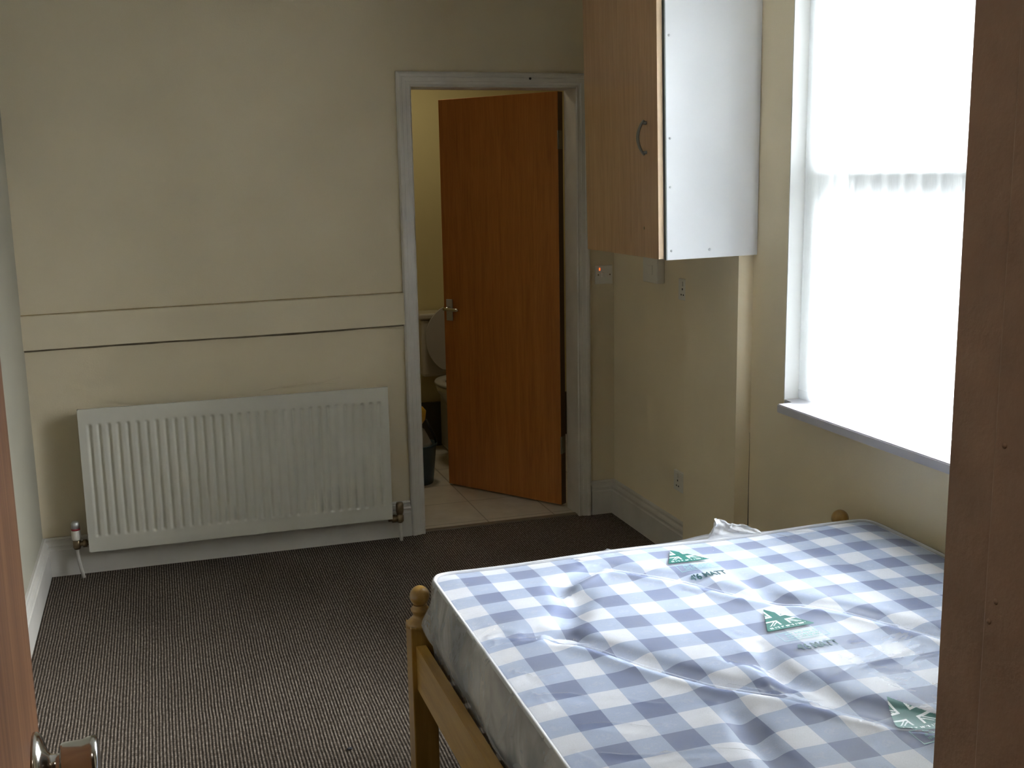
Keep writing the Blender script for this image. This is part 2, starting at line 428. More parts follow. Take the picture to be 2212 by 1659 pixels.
# ------------------------------------------------------------------ mesh helpers
class MB:
    """collects shapes into ONE mesh"""
    def __init__(self):
        self.bm = bmesh.new()
        self.smooth = False
    def box(self, x0, x1, y0, y1, z0, z1, bev=0.0, mi=0):
        g = bmesh.ops.create_cube(self.bm, size=1.0)
        sx, sy, sz = abs(x1 - x0), abs(y1 - y0), abs(z1 - z0)
        for v in g['verts']:
            v.co = Vector(((x0 + x1) / 2 + v.co.x * sx, (y0 + y1) / 2 + v.co.y * sy, (z0 + z1) / 2 + v.co.z * sz))
        fs = set(f for v in g['verts'] for f in v.link_faces)
        if bev > 0:
            es = list(set(ed for v in g['verts'] for ed in v.link_edges))
            r = bmesh.ops.bevel(self.bm, geom=es, offset=bev, segments=2, affect='EDGES', profile=0.5)
            fs = set(r['faces']) | set(f for f in fs if f.is_valid)
        for f in fs:
            if f.is_valid:
                f.material_index = mi
        return self
    def prism(self, profile, axis, a, b, zs=None, mi=0):
        """profile: list of 2D points; extruded along axis ('x','y','z') from a to b"""
        def P(p, t):
            if axis == 'x': return Vector((t, p[0], p[1]))
            if axis == 'y': return Vector((p[0], t, p[1]))
            return Vector((p[0], p[1], t))
        A = [self.bm.verts.new(P(p, a)) for p in profile]
        B = [self.bm.verts.new(P(p, b)) for p in profile]
        n = len(profile)
        fs = [self.bm.faces.new(A), self.bm.faces.new(list(reversed(B)))]
        for i in range(n):
            fs.append(self.bm.faces.new((A[i], B[i], B[(i + 1) % n], A[(i + 1) % n])))
        for f in fs: f.material_index = mi
        return self
    def lathe(self, prof, origin, axis='z', seg=28, mi=0, sx=1.0, sy=1.0):
        """prof: list of (radius, height)"""
        o = Vector(origin)
        rings = []
        for r, h in prof:
            ring = []
            for k in range(seg):
                t = 2 * math.pi * k / seg
                p = (r * math.cos(t) * sx, r * math.sin(t) * sy, h)
                if axis == 'z': q = Vector(p)
                elif axis == 'x': q = Vector((p[2], p[0], p[1]))
                else: q = Vector((p[0], p[2], p[1]))
                ring.append(self.bm.verts.new(o + q))
            rings.append(ring)
        for a, b in zip(rings[:-1], rings[1:]):
            for k in range(seg):
                f = self.bm.faces.new((a[k], a[(k + 1) % seg], b[(k + 1) % seg], b[k]))
                f.material_index = mi; f.smooth = True
        for ring, rev in ((rings[0], True), (rings[-1], False)):
            if prof[0 if rev else -1][0] > 1e-6:
                f = self.bm.faces.new(list(reversed(ring)) if rev else ring); f.material_index = mi
        return self
    def tube(self, pts, r, seg=10, mi=0, closed=False):
        pts = [Vector(p) for p in pts]
        rings = []
        n = len(pts)
        prev = None
        for i, p in enumerate(pts):
            if closed:
                d = (pts[(i + 1) % n] - pts[i - 1])
            else:
                d = pts[min(i + 1, n - 1)] - pts[max(i - 1, 0)]
            d.normalize()
            if prev is None:
                ref = Vector((0, 0, 1)) if abs(d.z) < 0.9 else Vector((1, 0, 0))
                u = d.cross(ref).normalized()
            else:
                u = (prev - d * prev.dot(d)).normalized()
            prev = u
            w = d.cross(u)
            rr = r[i] if isinstance(r, (list, tuple)) else r
            rings.append([self.bm.verts.new(p + (u * math.cos(2 * math.pi * k / seg) + w * math.sin(2 * math.pi * k / seg)) * rr) for k in range(seg)])
        pairs = list(zip(rings[:-1], rings[1:])) + ([(rings[-1], rings[0])] if closed else [])
        for a, b in pairs:
            for k in range(seg):
                f = self.bm.faces.new((a[k], a[(k + 1) % seg], b[(k + 1) % seg], b[k]))
                f.smooth = True; f.material_index = mi
        if not closed:
            for ring in (rings[0], rings[-1]):
                f = self.bm.faces.new(ring); f.material_index = mi
        return self
    def build(self, name, mats, parent=None, origin=None, rot=None):
        bm = self.bm
        bmesh.ops.recalc_face_normals(bm, faces=bm.faces)
        if origin is not None:
            bmesh.ops.translate(bm, verts=bm.verts, vec=-Vector(origin))
        me = bpy.data.meshes.new(name)
        bm.to_mesh(me); bm.free()
        if not isinstance(mats, (list, tuple)): mats = [mats]
        for m in mats: me.materials.append(m)
        o = bpy.data.objects.new(name, me)
        COL.objects.link(o)
        if origin is not None: o.location = origin
        if parent is not None:
            o.parent = parent
            o.location = (0, 0, 0)
        if rot: o.rotation_euler = rot
        return o

def tag(o, label=None, cat=None, group=None, kind=None):
    if label: o['label'] = label
    if cat: o['category'] = cat
    if group: o['group'] = group
    if kind: o['kind'] = kind
    return o

def empty(name, loc, label, cat, group=None, kind=None, rot=(0, 0, 0)):
    o = bpy.data.objects.new(name, None)
    o.empty_display_size = 0.1
    COL.objects.link(o)
    o.location = loc; o.rotation_euler = rot
    return tag(o, label, cat, group, kind)

def child(mb, name, mats, root, **kw):
    """a part: its mesh is written in room coordinates and re-based on its thing's origin"""
    loc = Vector(root['_base']) if '_base' in root else Vector(root.location)
    o = mb.build(name, mats)
    o.data.transform(Matrix.Translation(-loc))
    o.parent = root
    if kw.get('label'): o['label'] = kw['label']
    return o

def sub(mb, name, mats, part, root, label=None):
    o = mb.build(name, mats)
    o.data.transform(Matrix.Translation(-Vector(root.location)))
    o.parent = part
    if label: o['label'] = label
    return o

def at_part(mb, name, mats, root, rel=None, label=None):
    return child(mb, name, mats, root, label=label)

def grid_mesh(name, V, mats, face_mat=None, smooth=True, keep=None):
    """V: (n,m,3) array -> mesh object"""
    n, m, _ = V.shape
    verts = V.reshape(-1, 3)
    faces = []
    mi = []
    for i in range(n - 1):
        for j in range(m - 1):
            if keep is not None and not keep[i, j]: continue
            faces.append((i * m + j, (i + 1) * m + j, (i + 1) * m + j + 1, i * m + j + 1))
            mi.append(int(face_mat[i, j]) if face_mat is not None else 0)
    me = bpy.data.meshes.new(name)
    me.from_pydata(verts.tolist(), [], faces)
    if not isinstance(mats, (list, tuple)): mats = [mats]
    for q in mats: me.materials.append(q)
    me.polygons.foreach_set('material_index', mi)
    me.polygons.foreach_set('use_smooth', [smooth] * len(faces))
    bm = bmesh.new(); bm.from_mesh(me)
    loose = [v for v in bm.verts if not v.link_faces]
    bmesh.ops.delete(bm, geom=loose, context='VERTS')
    bm.to_mesh(me); bm.free()
    me.update()
    o = bpy.data.objects.new(name, me)
    COL.objects.link(o)
    return o

# ================================================================== SETTING
XL, XA, XW, XP = -1.62, 0.943, 0.908, 0.850      # left wall, alcove wall, window wall, pier face
CEIL = 2.50
YN = -4.20                                        # room face of the wall with the entry door
BT = 0.139                                        # thickness of the far wall

# floor
f = MB(); f.box(XL - 0.2, 1.2, -6.3, 0.02, -0.12, 0.0)
tag(f.build('floor', M['carpet']), 'dark brown ribbed carpet over the bedroom floor', 'carpet', kind='structure')
f = MB(); f.box(XL - 0.2, 1.5, 0.02, 1.80, -0.12, -0.001)
tag(f.build('floor_bathroom', M['tiles']), 'pale square tiles on the bathroom floor', 'floor', kind='structure')
f = MB(); f.box(0.0, 0.753, 0.0, 0.035, -0.002, 0.006, 0.002)
tag(f.build('trim_1', M['threshold']), 'thin dark strip where carpet meets bathroom tiles', 'threshold', kind='structure')
# ceiling
f = MB(); f.box(XL - 0.2, 1.2, -6.3, 0.1, CEIL, CEIL + 0.1)
tag(f.build('ceiling', M['ceiling']), 'plain white ceiling above the bedroom', 'ceiling', kind='structure')

# far wall with the bathroom doorway
def poly_wall_far():
    mb = MB()
    for (x0, x1, z0, z1) in ((XL - 0.2, -0.02, 0, CEIL), (0.773, 1.5, 0, CEIL), (-0.02, 0.773, 2.01, CEIL)):
        mb.box(x0, x1, 0, BT, z0, z1)
    return mb
w = tag(poly_wall_far().build('wall_back', M['wall']), 'cream far wall with the bathroom doorway', 'wall', kind='structure')
# wrinkled paper bubbles above the radiator
mb = MB()
def crease(pts, r):
    mb.tube([(x, 0.001, z) for x, z in pts], r, 8)
crease([(-0.70, 0.716), (-0.63, 0.728), (-0.58, 0.733), (-0.50, 0.737), (-0.44, 0.737), (-0.40, 0.745), (-0.35, 0.752)], [0.001, 0.0035, 0.004, 0.004, 0.004, 0.003, 0.001])
crease([(-0.62, 0.722), (-0.52, 0.727), (-0.42, 0.731), (-0.30, 0.734)], [0.001, 0.003, 0.003, 0.001])
c_ = mb.build('paper_crease', M['wall']); c_.parent = w

# left wall
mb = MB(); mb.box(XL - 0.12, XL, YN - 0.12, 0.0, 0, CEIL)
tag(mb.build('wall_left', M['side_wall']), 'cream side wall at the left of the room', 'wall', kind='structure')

# right wall: alcove, pier, window wall with its opening
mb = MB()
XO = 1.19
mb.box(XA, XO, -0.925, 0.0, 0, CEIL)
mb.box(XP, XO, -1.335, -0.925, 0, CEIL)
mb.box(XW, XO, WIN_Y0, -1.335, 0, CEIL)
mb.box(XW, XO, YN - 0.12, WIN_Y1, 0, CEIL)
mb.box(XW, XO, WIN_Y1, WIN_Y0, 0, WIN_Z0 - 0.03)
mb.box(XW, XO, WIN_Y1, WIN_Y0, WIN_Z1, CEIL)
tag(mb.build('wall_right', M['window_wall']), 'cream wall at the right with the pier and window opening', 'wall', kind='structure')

# hairline crack in the corner between pier and window wall
mb = MB(); mb.tube([(XW - 0.0003, -1.3360, 0.20), (XW - 0.0003, -1.3364, 0.33), (XW - 0.0003, -1.3358, 0.44), (XW - 0.0003, -1.3356, 0.55), (XW - 0.0003, -1.3354, 0.68)], [0.0026, 0.0022, 0.0012, 0.0009, 0.0003], 6)
q = mb.build('corner_crack', M['dark_skirt']); q.parent = bpy.data.objects['wall_right']

# wall with the entry door (the camera looks through its doorway)
DX0, DX1, DH = -1.297, -0.590, 2.0
mb = MB()
mb.box(XL - 0.1, DX0 - 0.03, YN - 0.12, YN, 0, CEIL)
mb.box(DX1 + 0.03, 1.19, YN - 0.12, YN, 0, CEIL)
mb.box(DX0 - 0.03, DX1 + 0.03, YN - 0.12, YN, DH + 0.03, CEIL)
tag(mb.build('wall_front', M['wall']), 'near wall holding the entry doorway', 'wall', kind='structure')

# hallway the photo was taken from
mb = MB()
mb.box(XL - 0.22, XL - 0.12, -6.3, YN - 0.12, 0, CEIL)
mb.box(0.3, 0.4, -6.3, YN - 0.12, 0, CEIL)
mb.box(XL - 0.22, 0.4, -6.4, -6.3, 0, CEIL)
tag(mb.build('wall_hall', M['hall']), 'dim hallway walls outside the entry doorway', 'wall', kind='structure')

# bathroom shell
mb = MB(); mb.box(XL - 0.2, 1.5, 1.66, 1.76, 0, CEIL)
tag(mb.build('wall_bathroom_back', M['bath_wall']), 'yellowish wall behind the toilet', 'wall', kind='structure')
mb = MB(); mb.box(-0.75, -0.65, BT, 1.66, 0, CEIL)
mb.box(1.35, 1.45, BT, 1.66, 0, CEIL)
tag(mb.build('wall_bathroom_side', M['bath_wall']), 'yellowish side walls of the bathroom', 'wall', kind='structure')
mb = MB(); mb.box(-0.75, 1.45, BT, 1.76, CEIL, CEIL + 0.1)
tag(mb.build('ceiling_bathroom', M['ceiling']), 'white ceiling of the bathroom', 'ceiling', kind='structure')
mb = MB(); mb.box(-0.65, 1.35, 1.635, 1.66, 0, 0.27)
tag(mb.build('baseboard_bathroom', M['dark_skirt']), 'dark skirting at the foot of the bathroom wall', 'skirting board', kind='structure')

# skirting boards
SK = [(0.0, 0.0), (0.024, 0.0), (0.024, 0.112), (0.019, 0.118), (0.019, 0.126), (0.022, 0.131), (0.019, 0.139), (0.011, 0.146), (0.011, 0.152), (0.013, 0.157), (0.009, 0.163), (0.0, 0.163)]
mb = MB(); mb.prism([(-d, z) for d, z in SK], 'x', XL, -0.066)
tag(mb.build('baseboard_back', M['gloss']), 'white moulded skirting under the radiator', 'skirting board', kind='structure')
mb = MB(); mb.prism([(-d, z) for d, z in SK], 'x', 0.819, XA)
tag(mb.build('baseboard_corner', M['gloss']), 'short white skirting between bathroom door frame and corner', 'skirting board', kind='structure')
mb = MB(); mb.prism([(XA - d, z) for d, z in SK], 'y', -0.925, -0.012)
tag(mb.build('baseboard_right', M['gloss']), 'white moulded skirting along the alcove wall', 'skirting board', kind='structure')
mb = MB(); mb.prism([(XL + d, z) for d, z in SK], 'y', YN, -0.012)
tag(mb.build('baseboard_left', M['gloss']), 'white moulded skirting along the left wall', 'skirting board', kind='structure')

# flat band across the far wall (follows the old wall, rising to the right)
mb = MB()
def band(x, z0, z1, d):
    return [mb.bm.verts.new((x, 0.0, z0)), mb.bm.verts.new((x, -d, z0)), mb.bm.verts.new((x, -d, z1 - 0.003)), mb.bm.verts.new((x, -d + 0.004, z1)), mb.bm.verts.new((x, 0.0, z1))]
xs = [XL, -1.2, -0.8, -0.4, -0.064]
rings = []
for x in xs:
    t = (x - XL) / (-0.064 - XL)
    rings.append(band(x, 0.953 + 0.018 * t + 0.002 * math.sin(t * 7), 1.091 + 0.021 * t, 0.022))
for a, b in zip(rings[:-1], rings[1:]):
    for k in range(5):
        mb.bm.faces.new((a[k], b[k], b[(k + 1) % 5], a[(k + 1) % 5]))
mb.bm.faces.new(rings[0]); mb.bm.faces.new(list(reversed(rings[-1])))
dado = tag(mb.build('trim_4', M['rail_wall']), 'flat cream dado band across the far wall above radiator', 'dado rail', kind='structure')

# painted cast shadow under the band, ochre dust along its top edge
M['band_shade'] = plain('brown_band_shade', (0.17, 0.135, 0.085, 1), 0.8, var=0.35, vscale=14)
M['dust'] = plain('ochre_dust', (0.33, 0.255, 0.125, 1), 0.8, var=0.3, vscale=18)
for nm, z0f, hgt_, mat_ in (('shade_line', lambda t: 0.953 + 0.018 * t + 0.002 * math.sin(t * 7) - 0.0118, 0.0121, M['band_shade']), ('dust_line', lambda t: 1.091 + 0.021 * t - 0.0005, 0.0048, M['dust'])):
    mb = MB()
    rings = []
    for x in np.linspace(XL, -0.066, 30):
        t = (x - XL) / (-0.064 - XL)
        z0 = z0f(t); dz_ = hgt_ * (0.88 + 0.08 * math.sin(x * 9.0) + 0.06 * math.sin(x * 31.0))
        zl = z0 + (hgt_ - dz_ if nm == 'shade_line' else 0); zh = z0 + (hgt_ if nm == 'shade_line' else dz_)
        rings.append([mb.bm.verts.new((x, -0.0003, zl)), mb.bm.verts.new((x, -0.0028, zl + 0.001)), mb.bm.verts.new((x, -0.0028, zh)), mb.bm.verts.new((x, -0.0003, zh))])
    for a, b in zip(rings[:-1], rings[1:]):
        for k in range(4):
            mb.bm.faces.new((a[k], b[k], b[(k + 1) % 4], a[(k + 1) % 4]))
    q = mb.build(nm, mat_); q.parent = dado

# bathroom door frame: lining + moulded architrave
AR = [(0.0, 0.0), (0.0, 0.014), (0.006, 0.018), (0.012, 0.016), (0.022, 0.0165), (0.024, 0.020), (0.040, 0.022), (0.043, 0.026), (0.052, 0.028), (0.058, 0.026), (0.064, 0.018), (0.064, 0.0)]   # (distance from opening, depth)
OX0, OX1, OH = 0.0, 0.753, 1.99
mb = MB()
mb.box(OX0 - 0.02, OX0, 0, BT, 0, OH + 0.02)
mb.box(OX1, OX1 + 0.02, 0, BT, 0, OH + 0.02)
mb.box(OX0, OX1, 0, BT, OH, OH + 0.02)
tag(mb.build('trim_2', M['gloss']), 'white lining boards inside the bathroom doorway', 'door frame', kind='structure')
mb = MB()
def arch_loop(path):
    # path: 4 stations with a mitred profile
    rings = []
    for st in path:
        rings.append([mb.bm.verts.new(st(d, h)) for d, h in AR])
    n = len(AR)
    for a, b in zip(rings[:-1], rings[1:]):
        for k in range(n):
            mb.bm.faces.new((a[k], b[k], b[(k + 1) % n], a[(k + 1) % n]))
    mb.bm.faces.new(rings[0]); mb.bm.faces.new(list(reversed(rings[-1])))
arch_loop([lambda d, h: (OX0 - d, -h, 0.0), lambda d, h: (OX0 - d, -h, OH + d),
           lambda d, h: (OX1 + d, -h, OH + d), lambda d, h: (OX1 + d, -h, 0.0)])
ar = tag(mb.build('trim_3', M['gloss']), 'white moulded architrave around the bathroom doorway', 'door frame', kind='structure')
mb = MB(); mb.lathe([(0.006, 0.0), (0.005, 0.0025), (0.0, 0.003)], (0.535, -0.0255, 2.028), 'y', 10)
n_ = mb.build('nail_hole', M['dark_hole']); n_.parent = ar

# bathroom door, hung on the right, swung into the bathroom
hx, hy = 0.742, 0.150
ddir = Vector((0.31 - 0.73, 0.753 - 0.163, 0)); dlen = ddir.length; ang = math.atan2(ddir.y, ddir.x)
door = empty('door_1', (0.731, 0.163, 0.008), 'orange-brown plain flush door half open into the bathroom', 'door', kind='structure', rot=(0, 0, ang))
# local: x from hinge to latch, y thickness behind (+y local points to camera side? resolved below), z up
DHT = 1.982
mb = MB(); mb.box(0, dlen, -0.038, 0.0, 0, DHT, 0.0015)
leaf = mb.build('door_leaf', M['ply']); leaf.parent = door
mb = MB(); mb.box(-0.0012, 0.0, -0.0375, -0.0005, 0.001, DHT - 0.001)
ed_ = mb.build('hinge_edge', M['ply_edge']); ed_.parent = leaf; ed_['label'] = 'darker hinge edge of the door'
for hz in (0.26, 1.72):
    mb = MB(); mb.lathe([(0.005, 0), (0.005, 0.085)], (-0.0055, 0.004, hz), 'z', 12)
    mb.box(-0.003, 0.0, -0.030, 0.003, hz, hz + 0.085)
    h_ = mb.build('hinge', M['pewter']); h_.parent = door
HX, HZ = 0.684, 0.930
mb = MB(); mb.box(HX - 0.020, HX + 0.020, 0.0, 0.007, HZ - 0.055, HZ + 0.055, 0.002)
hp = mb.build('handle_plate', M['steel']); hp.parent = door; hp['label'] = 'grey metal handle plate'
mb = MB()
mb.lathe([(0.010, 0.007), (0.010, 0.020), (0.008, 0.022), (0.008, 0.044)], (HX, 0, HZ + 0.008), 'y', 14)
mb.tube([(HX + 0.006, 0.044, HZ + 0.008), (HX - 0.02, 0.046, HZ + 0.008), (HX - 0.06, 0.044, HZ + 0.007), (HX - 0.082, 0.042, HZ + 0.006), (HX - 0.088, 0.040, HZ + 0.006)], [0.008, 0.009, 0.009, 0.009, 0.005], 12)
lv = mb.build('lever', M['chrome']); lv.parent = hp
mb = MB(); mb.prism([(dlen, -0.026), (dlen + 0.014, -0.012), (dlen, -0.012)], 'z', HZ - 0.002, HZ + 0.016)
lb = mb.build('latch_bolt', M['chrome']); lb.parent = door
mb = MB(); mb.box(HX - 0.020, HX + 0.020, -0.045, -0.038, HZ - 0.055, HZ + 0.055, 0.002)
mb.lathe([(0.008, -0.085), (0.010, -0.045)], (HX, 0, HZ + 0.008), 'y', 14)
mb.tube([(HX + 0.006, -0.082, HZ + 0.008), (HX - 0.03, -0.084, HZ + 0.008), (HX - 0.088, -0.080, HZ + 0.006)], 0.008, 12)
bk = mb.build('inner_handle', M['steel']); bk.parent = door

# ------------------------------------------------------------------ entry door, opened into the room against the left
ED = empty('door_2', (-1.297, YN, 0.006), 'brown wood entry door open at the left edge of the photo', 'door', kind='structure')
mb = MB(); mb.box(-1.2945, -1.2545, YN + 0.005, -3.497, 0.006, 1.985, 0.0015)
lf = child(mb, 'door_leaf', M['sapele'], ED)
KY, KZ = -3.556, 0.962
mb = MB()
mb.lathe([(0.0395, 0.0), (0.0395, 0.003), (0.036, 0.007), (0.026, 0.011), (0.017, 0.014), (0.013, 0.018), (0.0125, 0.026), (0.014, 0.028)], (-1.2545, KY, KZ), 'x', 40)
kn = child(mb, 'knob_rose', M['chrome'], ED)
mb = MB()
mb.lathe([(0.014, 0.026), (0.0225, 0.0275), (0.0235, 0.030), (0.0240, 0.050), (0.0262, 0.0585), (0.0268, 0.062), (0.0255, 0.0655), (0.020, 0.067), (0.0, 0.0675)], (-1.2545, KY, KZ), 'x', 40)
kb = child(mb, 'door_knob', M['chrome'], ED)
mb = MB()
mb.lathe([(0.0395, 0.0), (0.036, -0.007), (0.013, -0.018), (0.013, -0.028), (0.024, -0.031), (0.0265, -0.060), (0.0, -0.066)], (-1.2945, KY, KZ), 'x', 30)
kb = child(mb, 'inner_knob', M['chrome'], ED)
mb = MB(); mb.box(-1.2865, -1.2625, -3.4970, -3.4955, KZ - 0.03, KZ + 0.03)
mb.box(-1.280, -1.269, -3.4965, -3.486, KZ - 0.009, KZ + 0.009)
child(mb, 'latch_plate', M['steel'], ED)

# brown lining of the entry doorway
mb = MB()
mb.box(DX1, DX1 + 0.03, YN - 0.135, YN, 0, DH)
mb.box(DX1 - 0.012, DX1, YN - 0.135, YN - 0.0525, 0, DH, 0.002)
mb.box(DX0 - 0.03, DX0, YN - 0.135, YN, 0, DH)
mb.box(DX0, DX0 + 0.012, YN - 0.135, YN - 0.0525, 0, DH, 0.002)
mb.box(DX0 - 0.03, DX1 + 0.03, YN - 0.135, YN, DH, DH + 0.03)
fr = tag(mb.build('trim_5', M['brown_paint']), 'brown painted door frame close by at the right edge', 'door frame', kind='structure')
mb = MB()
for kz, ky in ((1.33, -4.263), (1.315, -4.258), (1.43, -4.262), (1.20, -4.262)):
    mb.lathe([(0.0020, 0.0), (0.0014, -0.0007), (0.0, -0.0010)], (DX1 - 0.012, ky, kz), 'x', 10)
q = mb.build('paint_blister', M['brown_paint']); q.parent = fr

# ================================================================== WINDOW
win = empty('window_1', (1.12, (WIN_Y0 + WIN_Y1) / 2, WIN_Z0), 'bright sash window behind the vertical blind', 'window', kind='structure')
FX0, FX1 = 1.035, 1.100
mb = MB()
mb.box(FX0 - 0.02, FX1 + 0.03, WIN_Y0 - 0.060, WIN_Y0, WIN_Z0, WIN_Z1)
mb.box(FX0 - 0.02, FX1 + 0.03, WIN_Y1, WIN_Y1 + 0.060, WIN_Z0, WIN_Z1)
mb.box(FX0 - 0.02, FX1 + 0.03, WIN_Y1, WIN_Y0, WIN_Z1 - 0.06, WIN_Z1)
mb.box(FX0 - 0.02, FX1 + 0.03, WIN_Y1, WIN_Y0, WIN_Z0 - 0.03, WIN_Z0 + 0.006)
child(mb, 'window_frame', M['frame_white'], win)
mb = MB()
mb.box(XW + 0.0005, FX0 - 0.021, WIN_Y0 - 0.004, WIN_Y0 - 0.0003, WIN_Z0 + 0.0003, WIN_Z1 - 0.001)
mb.box(XW + 0.0005, FX0 - 0.021, WIN_Y1 + 0.0003, WIN_Y1 + 0.004, WIN_Z0 + 0.0003, WIN_Z1 - 0.001)
child(mb, 'reveal_lining', M['frame_white'], win)
RZ = 1.610
for nm, z0, z1, x0 in (('lower_sash', WIN_Z0 + 0.006, RZ + 0.035, FX0), ('upper_sash', RZ - 0.045, WIN_Z1 - 0.06, FX0 + 0.045)):
    ya, yb = WIN_Y1 + 0.060, WIN_Y0 - 0.060
    mb = MB()
    mb.box(x0, x0 + 0.04, ya, ya + 0.038, z0, z1)
    mb.box(x0, x0 + 0.04, yb - 0.038, yb, z0, z1)
    mb.box(x0, x0 + 0.04, ya, yb, z0, z0 + (0.030 if nm == 'lower_sash' else 0.055))
    mb.box(x0, x0 + 0.04, ya, yb, z1 - 0.055, z1)
    s_ = child(mb, nm, M['frame_white'], win)
    mb = MB(); mb.box(x0 + 0.018, x0 + 0.022, ya + 0.045, yb - 0.045, z0 + (0.030 if nm == 'lower_sash' else 0.055), z1 - 0.055)
    sub(mb, 'glass_pane', M['glass'], s_, win)
# sill board
mb = MB()
mb.prism([(XW - 0.060, -1.612), (XW + 0.001, -1.612), (XW + 0.001, WIN_Y0 - 0.001), (FX0 - 0.02, WIN_Y0 - 0.001), (FX0 - 0.02, WIN_Y1 + 0.001), (XW + 0.001, WIN_Y1 + 0.001), (XW + 0.001, WIN_Y1 - 0.06), (XW - 0.060, WIN_Y1 - 0.06)], 'z', WIN_Z0 - 0.029, WIN_Z0)
bmesh.ops.bevel(mb.bm, geom=list(mb.bm.edges), offset=0.003, segments=2, affect='EDGES')
sl = child(mb, 'window_sill', M['sill'], win)

# ------------------------------------------------------------------ vertical blind
BX = 0.977
blind = empty('vertical_blind', (BX, (WIN_Y0 + WIN_Y1) / 2, 2.36), 'white vertical blind drawn across the bright window', 'blind', kind='thing')
mb = MB(); mb.box(BX - 0.022, BX + 0.022, WIN_Y1 + 0.006, WIN_Y0 - 0.006, 2.352, 2.392, 0.004)
child(mb, 'headrail', M['white_plastic'], blind)
SW, PITCH = 0.089, 0.0797
y = -1.601
k = 0
while y - SW / 2 > WIN_Y1:
    a = math.radians(2.0 if k == 0 else 13.0 + random.uniform(-2.0, 2.0))
    n_z, n_w = 16, 7
    V = np.zeros((2, n_z, n_w, 3))
    swing = random.uniform(-0.004, 0.004)
    zb = 0.874
    zt = 2.350
    for i in range(n_z):
        t = i / (n_z - 1)
        for j in range(n_w):
            s = j / (n_w - 1) - 0.5
            bow = 0.0022 * (1 - (2 * s) ** 2)
            px = BX + math.sin(a) * s * SW - bow + swing * (1 - t) - (0.010 if k == 0 else 0)
            py = y - math.cos(a) * s * SW
            V[0, i, j] = (px - 0.00025, py, zb + (zt - zb) * t)
            V[1, i, j] = (px + 0.00025, py, zb + (zt - zb) * t)
    me_v = V[0]
    sobj = grid_mesh('slat', me_v, M['blind'])
    sobj.data.transform(Matrix.Translation(-Vector(blind.location))); sobj.parent = blind
    # weighted pocket at the foot of the slat, with its lugs for the link chain
    mb = MB()
    c0 = Vector(me_v[0, 0]); c1 = Vector(me_v[0, n_w - 1])
    dd = (c1 - c0).normalized(); nn = Vector((0, 0, 1)).cross(dd)
    zp0, zp1 = 0.8445, 0.874
    cs = []
    for (u, wd) in ((0.0, 0.002), (1.0, 0.002), (1.0, -0.002), (0.0, -0.002)):
        p = c0 + (c1 - c0) * u + nn * wd; cs.append(p)
    lo = [mb.bm.verts.new((p.x + (0.006 * dd.x if i_ in (0, 3) else -0.006 * dd.x), p.y + (0.006 * dd.y if i_ in (0, 3) else -0.006 * dd.y), zp0)) for i_, p in enumerate(cs)]
    hi = [mb.bm.verts.new((p.x, p.y, zp1)) for p in cs]
    mb.bm.faces.new(lo); mb.bm.faces.new(list(reversed(hi)))
    for q in range(4):
        mb.bm.faces.new((lo[q], hi[q], hi[(q + 1) % 4], lo[(q + 1) % 4]))
    for p, sg in ((c0, -1), (c1, 1)):
        ctr = p + dd * (0.004 * sg); ctr.z = 0.870
        mb.tube([ctr + dd * (0.0045 * math.cos(t_ * math.pi / 4)) + Vector((0, 0, 0.0045 * math.sin(t_ * math.pi / 4))) for t_ in range(8)], 0.0012, 6, closed=True)
    pw = mb.build('bottom_weight', M['blind_pocket'])
    pw.data.transform(Matrix.Translation(-Vector(blind.location))); pw.parent = sobj
    y -= PITCH; k += 1
mb = MB()
yy = -1.601
links = []
while yy - PITCH - SW / 2 > WIN_Y1:
    for t in np.linspace(0, 1, 7)[:-1]:
        links.append((BX - 0.006, yy - PITCH * t, 0.868 - 0.016 * math.sin(math.pi * t)))
    yy -= PITCH
mb.tube(links, 0.0012, 5)
child(mb, 'link_chain', M['blind_pocket'], blind)

# ================================================================== RADIATOR
RX0, RX1, RZ0, RZ1, RY = -1.436, -0.169, 0.116, 0.714, -0.110
rad = empty('radiator', ((RX0 + RX1) / 2, -0.07, 0.0), 'white ribbed panel radiator on the far wall below the dado band', 'radiator', kind='thing')
nf = 33
mg = 0.022
pit = (RX1 - RX0 - 2 * mg) / nf
per = 10
nx = nf * per + 1
zz = sorted(set(list(np.linspace(RZ0 + 0.004, RZ0 + 0.058, 5)) + list(np.linspace(RZ0 + 0.058, RZ0 + 0.076, 9)) + list(np.linspace(RZ0 + 0.076, RZ1 - 0.076, 8)) + list(np.linspace(RZ1 - 0.076, RZ1 - 0.058, 9)) + list(np.linspace(RZ1 - 0.058, RZ1 - 0.004, 5))))
xx = [RX0 + 0.004] + list(np.linspace(RX0 + mg, RX1 - mg, nx)) + [RX1 - 0.004]
V = np.zeros((len(xx), len(zz), 3))
for i, x in enumerate(xx):
    ph = ((x - RX0 - mg) / pit) % 1.0 if RX0 + mg <= x <= RX1 - mg else 0.0
    u = abs(ph - 0.5) * 2            # 0 at groove centre
    g = max(0.0, 1 - u / 0.60)
    g = g * g * (3 - 2 * g)
    for j, z in enumerate(zz):
        e0 = min(max((z - (RZ0 + 0.058)) / 0.015, 0), 1); e1 = min(max(((RZ1 - 0.058) - z) / 0.015, 0), 1)
        fz = min(e0, e1); fz = fz * fz * (3 - 2 * fz)
        V[i, j] = (x, RY + 0.0092 * g * fz, z)
fp = grid_mesh('front_panel', V, M['radiator'])
fp.data.transform(Matrix.Translation(-Vector(rad.location))); fp.parent = rad
mb = MB()
